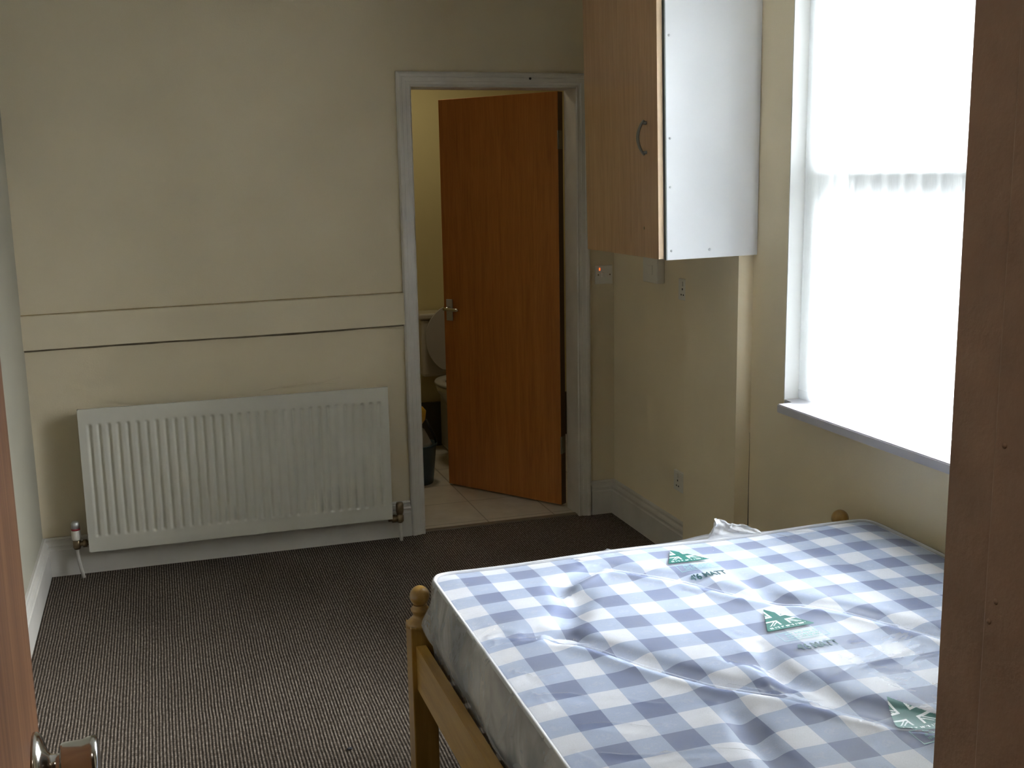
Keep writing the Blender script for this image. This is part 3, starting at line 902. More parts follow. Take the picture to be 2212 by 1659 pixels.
# rim around the pressed sheet and rear panel
for (a0, a1, b0, b1) in ((RX0, RX1, RZ1 - 0.004, RZ1), (RX0, RX1, RZ0, RZ0 + 0.004), (RX0, RX0 + 0.004, RZ0, RZ1), (RX1 - 0.004, RX1, RZ0, RZ1)):
    mb.box(a0, a1, RY, RY + 0.016, b0, b1)
mb.box(RX0 + 0.004, RX1 - 0.004, RY + 0.013, RY + 0.020, RZ0 + 0.004, RZ1 - 0.004)
child(mb, 'rim', M['radiator'], rad)
mb = MB()
mb.box(RX0 + 0.012, RX1 - 0.012, RY + 0.021, -0.042, RZ0 + 0.012, RZ1 - 0.014)
child(mb, 'back_panel', M['radiator'], rad)
for bx in (RX0 + 0.2, RX1 - 0.2):
    mb = MB(); mb.box(bx - 0.015, bx + 0.015, -0.042, -0.001, RZ0 + 0.1, RZ1 - 0.08)
    child(mb, 'wall_bracket', M['radiator'], rad)
# left valve: white thermostatic head with a red ring
vx, vy = -1.484, -0.070
mb = MB()
mb.lathe([(0.013, 0.125), (0.016, 0.135), (0.016, 0.160), (0.012, 0.165)], (vx, vy, 0), 'z', 18)
mb.tube([(vx, vy, 0.146), (RX0 + 0.012, vy, 0.146)], 0.011, 12)
mb.lathe([(0.017, -0.024), (0.017, -0.008)], (RX0, vy, 0.146), 'x', 6)
v1 = child(mb, 'valve', M['brass_old'], rad, label='brass radiator valve with white head')
mb = MB(); mb.lathe([(0.015, 0.163), (0.0185, 0.168), (0.0185, 0.203), (0.0165, 0.206)], (vx, vy, 0), 'z', 20)
sub(mb, 'valve_head', M['white_plastic'], v1, rad)
mb = MB(); mb.lathe([(0.0175, 0.206), (0.0175, 0.213)], (vx, vy, 0), 'z', 20)
sub(mb, 'red_ring', M['red_plastic'], v1, rad)
mb = MB(); mb.lathe([(0.0165, 0.213), (0.0165, 0.236), (0.010, 0.243), (0.0, 0.244)], (vx, vy, 0), 'z', 20)
sub(mb, 'valve_cap', M['steel'], v1, rad)
mb = MB(); mb.tube([(vx, vy, 0.126), (vx + 0.002, vy - 0.002, 0.08), (vx + 0.008, vy - 0.004, 0.04), (vx + 0.016, vy - 0.006, 0.0)], 0.0075, 10)
child(mb, 'pipe', M['gloss'], rad, label='thin white pipe down to the carpet')
# right valve: old brass lockshield
vx = -0.128
mb = MB()
mb.lathe([(0.012, 0.085), (0.017, 0.092), (0.017, 0.118), (0.012, 0.122), (0.016, 0.128), (0.018, 0.140), (0.018, 0.168), (0.014, 0.178), (0.0, 0.180)], (vx, vy, 0), 'z', 18)
mb.tube([(vx, vy, 0.105), (RX1 - 0.012, vy, 0.105)], 0.012, 12)
mb.lathe([(0.018, 0.004), (0.018, 0.022)], (RX1, vy, 0.105), 'x', 6)
v2 = child(mb, 'valve', M['brass_old'], rad, label='tarnished brass valve without a head')
mb = MB(); mb.tube([(vx, vy, 0.088), (vx + 0.001, vy, 0.04), (vx + 0.003, vy - 0.002, 0.0)], 0.0075, 10)
child(mb, 'pipe', M['gloss'], rad, label='thin white pipe down to the carpet')
mb = MB(); mb.lathe([(0.006, 0.0), (0.006, 0.012)], (RX1 - 0.03, RY + 0.02, RZ1 - 0.03), 'x', 6)

# ================================================================== WALL CABINET
cab = empty('wall_cabinet', (0.54, -1.05, 1.314), 'tall wall cabinet with beech door and white end panel beside window', 'cabinet', kind='thing', rot=(0, math.radians(-1.0), 0))
CZ0, CZ1 = 1.314, 2.29
CYF, CYN = -0.700, -1.362
CXB = XP - 0.002
mb = MB()
mb.box(0.562, CXB, CYF, CYF - 0.016, CZ0 + 0.004, CZ1)
mb.box(0.562, CXB, CYN + 0.03, CYF - 0.016, CZ0 + 0.004, CZ0 + 0.020)
mb.box(0.562, CXB, CYN + 0.03, CYF - 0.016, CZ1 - 0.016, CZ1)
mb.box(CXB - 0.004, CXB, CYN + 0.03, CYF - 0.016, CZ0 + 0.02, CZ1 - 0.016)
mb.box(0.58, CXB - 0.004, CYN + 0.03, CYF - 0.016, 1.80, 1.816)
child(mb, 'carcass', M['panel_white'], cab)
mb = MB()
A_ = [(0.563, CZ0), (XW - 0.002, CZ0), (XW - 0.002 + 0.01745 * (CZ1 - CZ0), CZ1), (0.563, CZ1)]
mb.prism(A_, 'y', CYN, CYN + 0.018)
mb.box(0.559, 0.563, CYN + 0.0005, CYN + 0.0175, CZ0, CZ1, 0.0, mi=1)
sp = child(mb, 'end_panel', [M['panel_white'], M['panel_edge']], cab, label='white end panel facing the bed')
for (sx_, sz_) in ((0.575, 2.048), (0.576, 1.718), (0.576, 1.558), (0.578, 1.345), (0.722, 1.342)):
    mb = MB(); mb.lathe([(0.0042, 0.0), (0.0042, -0.0010), (0.0030, -0.0018), (0.0, -0.0020)], (sx_, CYN, sz_), 'y', 14)
    sub(mb, 'screw_cap', M['screw_cap'], sp, cab)
mb = MB(); mb.box(0.536, 0.556, -1.350, CYF + 0.002, CZ0 + 0.004, CZ1, 0.001)
cd = child(mb, 'cabinet_door', M['beech'], cab, label='beech laminate cabinet door')
mb = MB(); mb.box(0.5365, 0.5555, -1.3512, -1.350, CZ0 + 0.005, CZ1 - 0.001)
sub(mb, 'edge_strip', M['beech_edge'], cd, cab, label='pale beech edging strip')
hy_ = -1.262
mb = MB()
pts = []
for t in np.linspace(0, 1, 25):
    pts.append((0.536 - 0.008 - 0.024 * math.sin(math.pi * t) ** 0.8, hy_, 1.668 + 0.114 * t))
mb.tube(pts, [0.0042 + 0.0014 * math.sin(math.pi * t) for t in np.linspace(0, 1, 25)], 12)
for z in (1.676, 1.774):
    mb.lathe([(0.0062, 0.0), (0.0062, -0.003), (0.0048, -0.005), (0.0048, -0.013)], (0.536, hy_, z), 'x', 14)
sub(mb, 'handle', M['pewter'], cd, cab, label='dark metal bow handle')
mb = MB(); mb.lathe([(0.006, 0.0005), (0.005, -0.0006), (0.0, -0.0008)], (0.536, -1.235, 1.419), 'x', 12)
sub(mb, 'knot_mark', M['brass_old'], cd, cab)

# ================================================================== SWITCHES AND SOCKETS
def plate(mb, c, w, h, d, axis, mi=0):
    x, y, z = c
    if axis == 'y':
        mb.box(x - w / 2, x + w / 2, y - d, y, z - h / 2, z + h / 2, 0.002, mi)
    else:
        mb.box(x - d, x, y - w / 2, y + w / 2, z - h / 2, z + h / 2, 0.002, mi)
# switch with the red neon, on the far wall in the corner
sw = empty('wall_switch', (0.889, 0.0, 1.150), 'white switch plate with red neon light beside the bathroom door', 'switch', kind='thing')
mb = MB(); plate(mb, (0.889, 0.0, 1.150), 0.086, 0.086, 0.010, 'y')
child(mb, 'face_plate', M['white_plastic'], sw)
mb = MB(); mb.box(0.876, 0.890, -0.015, -0.010, 1.138, 1.162, 0.0015)
child(mb, 'rocker', M['white_plastic'], sw)
mb = MB(); mb.box(0.8642, 0.8692, -0.0122, -0.0095, 1.170, 1.182, 0.0008)
child(mb, 'neon_lamp', M['neon'], sw, label='small red glowing neon')
for x in (0.860, 0.918):
    mb = MB(); mb.lathe([(0.0036, -0.0095), (0.0036, -0.0115), (0.0, -0.0118)], (x, 0, 1.150), 'y', 10)
    child(mb, 'screw', M['brass_old'], sw)
mb = MB(); mb.box(0.896, 0.910, -0.0108, -0.0095, 1.139, 1.160)
mb.box(0.8985, 0.9075, -0.0115, -0.0100, 1.1415, 1.1575)
child(mb, 'fuse_holder', [M['white_plastic']], sw)

def socket(name, yc, zc, label):
    s = empty(name, (XA, yc, zc), label, 'socket', kind='thing')
    mb = MB(); plate(mb, (XA, yc, zc), 0.146, 0.086, 0.012, 'x')
    child(mb, 'face_plate', M['white_plastic'], s)
    for dy in (-0.036, 0.036):
        mb = MB(); mb.box(XA - 0.016, XA - 0.011, yc + dy - 0.006, yc + dy + 0.006, zc + 0.014, zc + 0.032, 0.001)
        child(mb, 'rocker', M['white_plastic'], s)
        mb = MB()
        mb.box(XA - 0.0126, XA - 0.0115, yc + dy - 0.004, yc + dy + 0.004, zc - 0.002, zc + 0.006)
        mb.box(XA - 0.0126, XA - 0.0115, yc + dy - 0.014, yc + dy - 0.006, zc - 0.024, zc - 0.018)
        mb.box(XA - 0.0126, XA - 0.0115, yc + dy + 0.006, yc + dy + 0.014, zc - 0.024, zc - 0.018)
        child(mb, 'pin_slots', M['dark_hole'], s)
    return s
socket('wall_socket', -0.745, 0.335, 'white double socket low on the alcove wall above skirting')
socket('wall_socket', -0.772, 1.142, 'white double socket under the wall cabinet beside the pier')
# boxed control hanging under the cabinet
jb = empty('control_box', (XA, -0.475, 1.20), 'white surface box on the alcove wall just under the cabinet', 'box', kind='thing')
mb = MB(); mb.box(XA - 0.035, XA, -0.545, -0.400, 1.150, 1.262, 0.004)
child(mb, 'case', M['white_plastic'], jb)
mb = MB(); mb.box(XA - 0.0375, XA - 0.034, -0.500, -0.445, 1.185, 1.225, 0.001)
child(mb, 'cover_plate', M['white_plastic'], jb)

# ================================================================== BATHROOM THINGS
tx = 0.545
toi = empty('toilet', (tx, 1.3, 0.0), 'white toilet with its lid up, glimpsed past the bathroom door', 'toilet', kind='thing')
mb = MB(); mb.box(tx - 0.20, tx + 0.20, 1.455, 1.63, 0.46, 0.80, 0.02)
child(mb, 'cistern', M['ceramic'], toi)
mb = MB(); mb.box(tx - 0.21, tx + 0.21, 1.445, 1.634, 0.80, 0.835, 0.010)
child(mb, 'cistern_lid', M['ceramic'], toi)
mb = MB()
mb.lathe([(0.100, 0.0), (0.09, 0.04), (0.065, 0.16), (0.075, 0.25), (0.125, 0.34), (0.180, 0.43), (0.183, 0.455), (0.172, 0.462), (0.140, 0.455), (0.12, 0.38), (0.05, 0.30), (0.0, 0.29)], (tx, 1.17, 0.0), 'z', 36, 0, 1.0, 1.25)
mb.box(tx - 0.06, tx + 0.06, 1.30, 1.62, 0.0, 0.42, 0.02)
child(mb, 'bowl', M['ceramic'], toi)
# raised seat and lid, leaning back on the cistern
def oval(mb, cx_, zc_, a_, b_, y0_, lean, th, inner=None):
    seg = 48
    def P(t, k, yo):
        z = zc_ + b_ * k * math.sin(t)
        # flatter at the hinge end
        zz_ = max(z, zc_ - b_ * 0.86)
        x = cx_ + a_ * k * math.cos(t)
        return Vector((x, y0_ + (zz_ - (zc_ - b_)) * lean + yo, zz_))
    outer = [P(2 * math.pi * i / seg, 1.0, 0) for i in range(seg)]
    F = [mb.bm.verts.new(p) for p in outer]; B = [mb.bm.verts.new(p + Vector((0, th, 0))) for p in outer]
    for i in range(seg):
        mb.bm.faces.new((F[i], B[i], B[(i + 1) % seg], F[(i + 1) % seg]))
    if inner is None:
        mb.bm.faces.new(F); mb.bm.faces.new(list(reversed(B)))
    else:
        IF = [mb.bm.verts.new(P(2 * math.pi * i / seg, inner, 0)) for i in range(seg)]
        IB = [mb.bm.verts.new(P(2 * math.pi * i / seg, inner, th)) for i in range(seg)]
        for i in range(seg):
            j = (i + 1) % seg
            mb.bm.faces.new((F[i], F[j], IF[j], IF[i])); mb.bm.faces.new((B[j], B[i], IB[i], IB[j])); mb.bm.faces.new((IF[i], IF[j], IB[j], IB[i]))
mb = MB(); oval(mb, tx, 0.685, 0.182, 0.20, 1.385, 0.10, 0.018)
child(mb, 'lid', M['seat'], toi, label='raised grey toilet lid')
mb = MB()
mb.lathe([(0.186, 0.463), (0.190, 0.470), (0.186, 0.480), (0.150, 0.482), (0.128, 0.476), (0.126, 0.464), (0.186, 0.463)], (tx, 1.17, 0.0), 'z', 36, 0, 1.0, 1.25)
child(mb, 'seat', M['seat'], toi)
# mop bucket
bk = empty('mop_bucket', (0.165, 0.86, 0.0), 'dark blue mop bucket with yellow wringer behind the door frame', 'bucket', kind='thing')
mb = MB(); mb.lathe([(0.082, 0.0), (0.086, 0.01), (0.104, 0.20), (0.110, 0.205), (0.110, 0.216), (0.102, 0.216), (0.084, 0.02), (0.0, 0.018)], (0.165, 0.86, 0.0), 'z', 32)
child(mb, 'tub', M['bucket_blue'], bk)
mb = MB(); mb.lathe([(0.098, 0.212), (0.090, 0.228), (0.074, 0.262), (0.060, 0.29), (0.045, 0.30), (0.0, 0.302)], (0.150, 0.86, 0.0), 'z', 26)
child(mb, 'mop_head', M['grey_cloth'], bk)
mb = MB()
mb.tube([(0.150, 0.86, 0.285), (0.165, 0.86, 0.32), (0.185, 0.86, 0.35), (0.188, 0.86, 0.39), (0.182, 0.86, 0.405)], [0.020, 0.026, 0.032, 0.034, 0.024], 14)
child(mb, 'wringer', M['yellow_plastic'], bk)
mb = MB(); mb.box(0.10, 0.176, 0.755, 0.782, 0.200, 0.262, 0.006)
child(mb, 'wringer_clip', M['yellow_plastic'], bk)
mb = MB(); mb.tube([(0.218, 0.86, 0.34), (0.238, 0.86, 0.30), (0.266, 0.85, 0.24), (0.272, 0.85, 0.205)], 0.008, 10)
child(mb, 'lever', M['black_plastic'], bk)
mb = MB(); mb.tube([(0.15, 0.87, 0.30), (0.13, 0.95, 0.8), (0.10, 1.08, 1.15)], 0.011, 10)
child(mb, 'mop_handle', M['yellow_plastic'], bk)

# crumb on the carpet
mb = MB()
bmesh.ops.create_icosphere(mb.bm, subdivisions=2, radius=0.006)
for v in mb.bm.verts:
    v.co = Vector((v.co.x * 1.5, v.co.y * 1.0, v.co.z * 0.6)) * random.uniform(0.75, 1.25)
o = mb.build('fluff_scrap', M['fluff']); o.location = (-0.662, -1.862, 0.004)
tag(o, 'tiny dark scrap of fluff lying on the carpet', 'scrap', kind='thing')

# ================================================================== BED
bed = empty('bed_frame', (MCX, MCY, 0.0), 'lacquered pine bed frame with ball-topped corner posts', 'bed', kind='thing')
POST = 0.066
def post(cx, cy, dz=0.0, name='post'):
    mb = MB()
    h = POST / 2
    mb.box(cx - h, cx + h, cy - h, cy + h, 0.0, 0.452 + dz, 0.003)
    mb.lathe([(0.040, 0.446), (0.034, 0.458), (0.026, 0.466), (0.0205, 0.470), (0.0190, 0.476), (0.0215, 0.482), (0.0245, 0.487), (0.0245, 0.492), (0.0205, 0.497), (0.0178, 0.500), (0.0185, 0.503)], (cx, cy, dz), 'z', 32)
    p = child(mb, name, M['pine_post'], bed)
    mb = MB()
    R_, zc = 0.0262, 0.5265
    prof = [(max(R_ * math.cos(a), 0.0), zc + R_ * 1.03 * math.sin(a)) for a in np.linspace(-1.15, math.pi / 2, 18)]
    prof[-1] = (0.0, prof[-1][1])
    mb.lathe(prof, (cx, cy, dz), 'z', 32)
    sub(mb, 'ball_finial', M['pine_post'], p, bed)
PXL, PXR, PYF, PYN = -0.494, 0.868, -2.094, -4.05
# the two posts at this end
post(PXL, PYF)
mbp = None
post(0.828, -2.020, 0.040)
post(PXL, PYN); post(0.868, PYN)
# side rails and end rails
mb = MB()
for (x0, x1) in ((-0.515, -0.489), (0.868, 0.892)):
    ya, yb = PYF - POST / 2 + 0.004, PYN + POST / 2
    pr = [(x0, 0.282), (x1, 0.282), (x1, 0.402), (x0, 0.402)]
    A = [mb.bm.verts.new((p[0], ya, p[1])) for p in pr]
    B = [mb.bm.verts.new((p[0], yb, p[1] + 0.045)) for p in pr]
    mb.bm.faces.new(A); mb.bm.faces.new(list(reversed(B)))
    for i in range(4):
        mb.bm.faces.new((A[i], B[i], B[(i + 1) % 4], A[(i + 1) % 4]))
    if x0 < 0:
        child(mb, 'side_rail', M['pine'], bed); mb = MB()
    else:
        child(mb, 'side_rail', M['pine'], bed)
mb = MB(); mb.box(PXL + POST / 2, 0.795, -2.085, -2.060, 0.27, 0.42)
child(mb, 'end_rail', M['pine'], bed)
mb = MB(); mb.box(PXL + POST / 2, 0.835, PYN - 0.012, PYN + 0.012, 0.30, 0.44)
child(mb, 'end_rail', M['pine'], bed)
y = -2.16
while y > -3.98:
    mb = MB(); mb.box(-0.489, 0.868, y - 0.035, y + 0.035, 0.322, 0.340)
    child(mb, 'slat', M['pine'], bed)
    y -= 0.13

# ================================================================== MATTRESS
NX, NY = 150, 210
gx = np.linspace(MX0, MX1, NX); gy = np.linspace(MY0, MY1, NY)
GX, GY = np.meshgrid(gx, gy, indexing='ij')

def seg_dist(X, Y, pts):
    """signed distance to a polyline (+ on its right/far side) and clamp fade at its ends"""
    best = np.full(X.shape, 9.0); sgn = np.zeros(X.shape)
    for (x0, y0), (x1, y1) in zip(pts[:-1], pts[1:]):
        dx, dy = x1 - x0, y1 - y0
        L2 = dx * dx + dy * dy
        t = np.clip(((X - x0) * dx + (Y - y0) * dy) / L2, 0, 1)
        ex, ey = X - (x0 + t * dx), Y - (y0 + t * dy)
        d = np.hypot(ex, ey)
        s = np.sign(dx * ey - dy * ex)
        m = d < best
        best = np.where(m, d, best); sgn = np.where(m, s, sgn)
    return best * sgn

FOLD_A = [(-0.14, -2.33), (-0.038, -2.237 - 0.03), (0.108, -2.416), (0.206, -2.567), (0.254, -2.606), (0.366, -2.731), (0.467, -2.894), (0.62, -3.10)]
FOLD_B = [(-0.326, -2.614), (-0.242, -2.734), (-0.187, -2.829), (-0.093, -2.964), (0.003, -3.05), (0.079, -3.153), (0.174, -3.245), (0.32, -3.42)]
FOLD_C = [(0.014, -2.885), (0.045, -2.989), (0.082, -3.106), (0.17, -3.19), (0.28, -3.33)]
TUFTS = [(-0.284, -2.600), (-0.217, -2.500), (0.279, -2.580), (0.078, -2.900), (0.52, -2.93), (-0.122, -3.145), (0.31, -3.30), (0.60, -2.40), (-0.34, -3.40), (0.05, -3.5), (0.62, -3.45), (-0.165, -2.41), (0.15, -3.21)]

def height(X, Y):
    d = np.minimum(np.minimum(X - MX0, MX1 - X), np.minimum(Y - MY0, MY1 - Y))
    h = MZT - 0.004 + 0.012 * (1 - np.exp(-np.maximum(d, 0) / 0.07))
    h = h + 0.004 * np.sin(X * 9.0 + 1.0) * np.sin(Y * 8.0 + 0.4)
    for pts, amp, val in ((FOLD_A, 0.008, 0.015), (FOLD_B, 0.008, 0.018), (FOLD_C, 0.004, 0.012)):
        s = seg_dist(X, Y, pts)
        h = h + amp * np.exp(-(s / 0.022) ** 2) - val * np.exp(-((s - 0.045) / 0.026) ** 2) * (1.0 if True else 0)
    # crosswise puckers running down the length of the bed
    s = np.abs(seg_dist(X, Y, [(-0.165, -2.36), (-0.225, -2.50), (-0.29, -2.62)]))
    h = h - 0.012 * np.exp(-(s / 0.034) ** 2)
    s = np.abs(seg_dist(X, Y, [(0.285, -2.40), (0.280, -2.60)]))
    h = h - 0.008 * np.exp(-(s / 0.030) ** 2)
    s = np.abs(seg_dist(X, Y, [(0.105, -2.80), (0.065, -2.98)]))
    h = h - 0.010 * np.exp(-(s / 0.026) ** 2)
    s = np.abs(seg_dist(X, Y, [(-0.095, -3.06), (-0.12, -3.24)]))
    h = h - 0.013 * np.exp(-(s / 0.026) ** 2)
    s = np.abs(seg_dist(X, Y, [(-0.40, -2.545), (-0.345, -2.59)]))
    h = h - 0.006 * np.exp(-(s / 0.010) ** 2)
    for tx_, ty_ in TUFTS:
        r2 = (X - tx_) ** 2 + (Y - ty_) ** 2
        h = h - 0.006 * np.exp(-r2 / 0.040 ** 2)
    return h

def round_plan(X, Y, r, x0, x1, y0, y1):
    """pull the corner points of a rectangular grid onto rounded corners"""
    X = X.copy(); Y = Y.copy()
    for cx, sx in ((x0 + r, -1), (x1 - r, 1)):
        for cy, sy in ((y0 + r, -1), (y1 - r, 1)):
            m = ((X - cx) * sx > 0) & ((Y - cy) * sy > 0)
            ux, uy = np.abs(X - cx) / r, np.abs(Y - cy) / r
            mx_ = np.maximum(ux, uy); ln = np.hypot(ux, uy) + 1e-9
            k = np.where(m, mx_ / ln, 1.0)
            X = np.where(m, cx + (X - cx) * k, X); Y = np.where(m, cy + (Y - cy) * k, Y)
    return X, Y

RX, RYP = round_plan(GX, GY, 0.055, MX0, MX1, MY0, MY1)
HT = height(RX, RYP)
BASE = Vector((MCX, MCY, MZ0))

def shell(name, X, Y, Z, rings, mats, top_mi=0, side_mi=1, bottom=True):
    """top grid + side rings going down from its boundary; rings: list of (outward offset fn, z fn)"""
    n, m = X.shape
    verts = np.stack([X, Y, Z], -1).reshape(-1, 3).tolist()
    faces = []; mi = []
    for i in range(n - 1):
        for j in range(m - 1):
            faces.append((i * m + j, (i + 1) * m + j, (i + 1) * m + j + 1, i * m + j + 1)); mi.append(top_mi)
    loop = [(i, 0) for i in range(n)] + [(n - 1, j) for j in range(1, m)] + [(i, m - 1) for i in range(n - 2, -1, -1)] + [(0, j) for j in range(m - 2, 0, -1)]
    L = np.array([(X[i, j], Y[i, j], Z[i, j]) for i, j in loop])
    nx_ = np.roll(L, -1, 0) - np.roll(L, 1, 0)
    nrm = np.stack([nx_[:, 1], -nx_[:, 0]], -1)
    nrm /= (np.linalg.norm(nrm, axis=1, keepdims=True) + 1e-9)
    arc = np.concatenate([[0], np.cumsum(np.linalg.norm(np.diff(L[:, :2], axis=0), axis=1))])
    prev = [i * m + j for i, j in loop]
    cnt = len(verts)
    K = len(loop)
    for (off, zf) in rings:
        o_ = off(arc, L); z_ = zf(arc, L)
        for k in range(K):
            verts.append((L[k, 0] + nrm[k, 0] * o_[k], L[k, 1] + nrm[k, 1] * o_[k], z_[k]))
        cur = list(range(cnt, cnt + K)); cnt += K
        for k in range(K):
            q = (k + 1) % K
            faces.append((prev[k], prev[q], cur[q], cur[k])[::-1]); mi.append(side_mi)
        prev = cur
    if bottom:
        faces.append(tuple(prev)); mi.append(side_mi)
    me = bpy.data.meshes.new(name)
    me.from_pydata(verts, [], faces)
    for q in mats: me.materials.append(q)
    me.polygons.foreach_set('material_index', mi)
    me.polygons.foreach_set('use_smooth', [True] * len(faces))
    me.transform(Matrix.Translation(-BASE))
    bm = bmesh.new(); bm.from_mesh(me); bmesh.ops.recalc_face_normals(bm, faces=bm.faces); bm.to_mesh(me); bm.free()
    o = bpy.data.objects.new(name, me)
    COL.objects.link(o)
    return o, L, nrm, arc

rings = []
for t in np.linspace(0.06, 1.0, 12):
    rings.append((lambda a, L, t=t: 0.014 * math.sin(math.pi * min(t * 1.05, 1)) + 0.004 * np.sin(a * 19) * math.sin(math.pi * t) - 0.02 * t ** 6,
                  lambda a, L, t=t: L[:, 2] * (1 - t) + MZ0 * t))
mat_o, LOOP, NRM, ARC = shell('mattress', RX, RYP, HT, rings, [M['gingham'], M['border']])
mat_o.location = BASE
tag(mat_o, 'new blue gingham double mattress still in clear plastic wrapping', 'mattress', kind='thing')

def mpart(o, parent=None):
    o.parent = parent or mat_o
    return o
# piped edge along the top seam
mb = MB()
mb.tube([Vector((LOOP[k, 0] + NRM[k, 0] * 0.003, LOOP[k, 1] + NRM[k, 1] * 0.003, LOOP[k, 2] + 0.002)) - BASE for k in range(0, len(LOOP), 2)], 0.0055, 8, closed=True)
mpart(mb.build('piping', M['piping']))

# clear polythene wrapping
def blur(A, it):
    for _ in range(it):
        P = np.pad(A, 1, mode='edge')
        A = (P[:-2, 1:-1] + P[2:, 1:-1] + P[1:-1, :-2] + P[1:-1, 2:] + 2 * P[1:-1, 1:-1]) / 6
    return A
WX0, WX1, WY0, WY1 = MX0 - 0.007, MX1 + 0.007, MY0 - 0.007, MY1 + 0.007
wx = np.linspace(WX0, WX1, 340); wy = np.linspace(WY0, WY1, 480)
WGX, WGY = np.meshgrid(wx, wy, indexing='ij')
WRX, WRY = round_plan(WGX, WGY, 0.058, WX0, WX1, WY0, WY1)
HH = height(WRX, WRY)
HW = np.maximum(blur(HH, 130), HH) + 0.005
# little standing wrinkles in the film
def wr(pts, amp, w):
    s = seg_dist(WRX, WRY, pts)
    return amp * np.exp(-(s / w) ** 2)
def wiggle(x0, y0, x1, y1, n=7, a=0.008):
    return [(x0 + (x1 - x0) * t + a * math.sin(t * 9 + x0 * 40), y0 + (y1 - y0) * t + a * math.cos(t * 7 + y0 * 30)) for t in np.linspace(0, 1, n)]
WR = [wiggle(-0.46, -2.60, -0.25, -2.66), wiggle(-0.455, -2.76, -0.36, -2.80), wiggle(-0.45, -2.85, -0.34, -2.90), wiggle(-0.455, -2.58, -0.30, -2.62),
      wiggle(-0.40, -3.0, -0.25, -3.06), wiggle(0.10, -3.02, 0.42, -2.93), wiggle(0.25, -2.98, 0.5, -2.95), wiggle(-0.08, -2.16, 0.0, -2.22), wiggle(0.03, -2.10, 0.06, -2.2),
      wiggle(-0.40, -3.12, -0.15, -3.20), wiggle(0.08, -2.70, 0.12, -2.80), wiggle(0.50, -2.12, 0.55, -2.24), wiggle(0.54, -2.13, 0.66, -2.18), wiggle(0.0, -2.95, 0.05, -3.1),
      wiggle(-0.05, -3.05, 0.08, -3.06), wiggle(0.3, -2.85, 0.62, -2.80), wiggle(-0.30, -2.93, -0.12, -3.02)]
GL = [((-0.441, -2.735), (-0.434, -2.80)), ((-0.425, -2.75), (-0.420, -2.785)), ((-0.438, -2.835), (-0.424, -2.915)), ((-0.420, -2.86), (-0.405, -2.90)), ((-0.444, -2.545), (-0.436, -2.60)), ((-0.405, -2.80), (-0.40, -2.83)), ((-0.44, -3.08), (-0.42, -3.14)), ((-0.05, -2.945), (-0.01, -2.99)), ((0.005, -3.00), (0.03, -3.05)), ((-0.01, -3.06), (0.04, -3.09)), ((0.10, -2.45), (0.115, -2.48)), ((-0.085, -2.14), (-0.07, -2.20)), ((-0.30, -3.16), (-0.25, -3.20)), ((0.03, -2.90), (0.05, -2.93)), ((0.53, -2.13), (0.55, -2.20))]
for q in WR:
    HW = HW + wr(q, 0.0065 if q[0][0] < -0.3 else 0.0045, 0.007)
for (ax_, ay_), (bx2, by2) in GL:
    HW = HW + wr(wiggle(ax_, ay_, bx2, by2, 6, 0.0025), 0.0050, 0.0055)
# far edge of the film puffs up beside the loose flap
HW = HW + 0.016 * np.exp(-((WRX - 0.37) / 0.10) ** 2) * np.exp(-((WRY - WY1) / 0.05) ** 2)
wr_rings = []
for t in np.linspace(0.05, 1.0, 16):
    wr_rings.append((lambda a, L, t=t: 0.004 + ((0.024 + 0.007 * np.sin(a * 8.5 + 0.5) + 0.005 * np.sin(a * 23 + t * 2.0)) * math.exp(-((t - 0.42) / 0.17) ** 2) + 0.009 * min(1.0, t / 0.2)) * np.where(np.abs(L[:, 0] - MX1) < 0.06, 0.25, 1.0) * np.where(np.abs(L[:, 1] - MY1) < 0.08, 0.2, 1.0) - 0.004 * t,
                     lambda a, L, t=t: L[:, 2] * (1 - t) + (MZ0 - 0.003) * t))
film, FL, FN, FA = shell('plastic_wrap', WRX, WRY, HW, wr_rings, [M['film'], M['film_side']], bottom=False)
mpart(film)
film['label'] = 'clear polythene wrapping pulled over the mattress'

from mathutils.bvhtree import BVHTree
_dg = None
fbm = bmesh.new(); fbm.from_mesh(film.data)
FTREE = BVHTree.FromBMesh(fbm)
def film_z(x, y):
    hit = FTREE.ray_cast(Vector((x, y, 1.0)) - BASE, Vector((0, 0, -1)))
    return (hit[0].z if hit[0] is not None else MZT - MZ0)

# crumpled flap of film standing at the far edge
nu, nv = 46, 22
V = np.zeros((nu, nv, 3))
for i in range(nu):
    u = i / (nu - 1)
    x = 0.338 + 0.165 * u
    top = float(np.interp(u, [0, 0.06, 0.20, 0.40, 0.62, 0.80, 1.0], [0.015, 0.056, 0.052, 0.042, 0.034, 0.024, 0.0]))
    for j in range(nv):
        t = j / (nv - 1)
        cr = 0.006 * math.sin(u * 14 + t * 5) * t + 0.003 * math.sin(u * 37 - t * 7) * t + 0.003 * math.sin(u * 9 + 12 * t)
        V[i, j] = (x + 0.010 * t * math.sin(u * 8) + (0.012 * t if u < 0.1 else 0), -2.108 + 0.012 * t + cr, 0.5835 + top * t + 0.0015 * math.sin(u * 30 + t * 11) * t)
fl = grid_mesh('film_flap', V, M['film_flap'], smooth=False)
fl.data.transform(Matrix.Translation(-BASE)); fl.parent = film

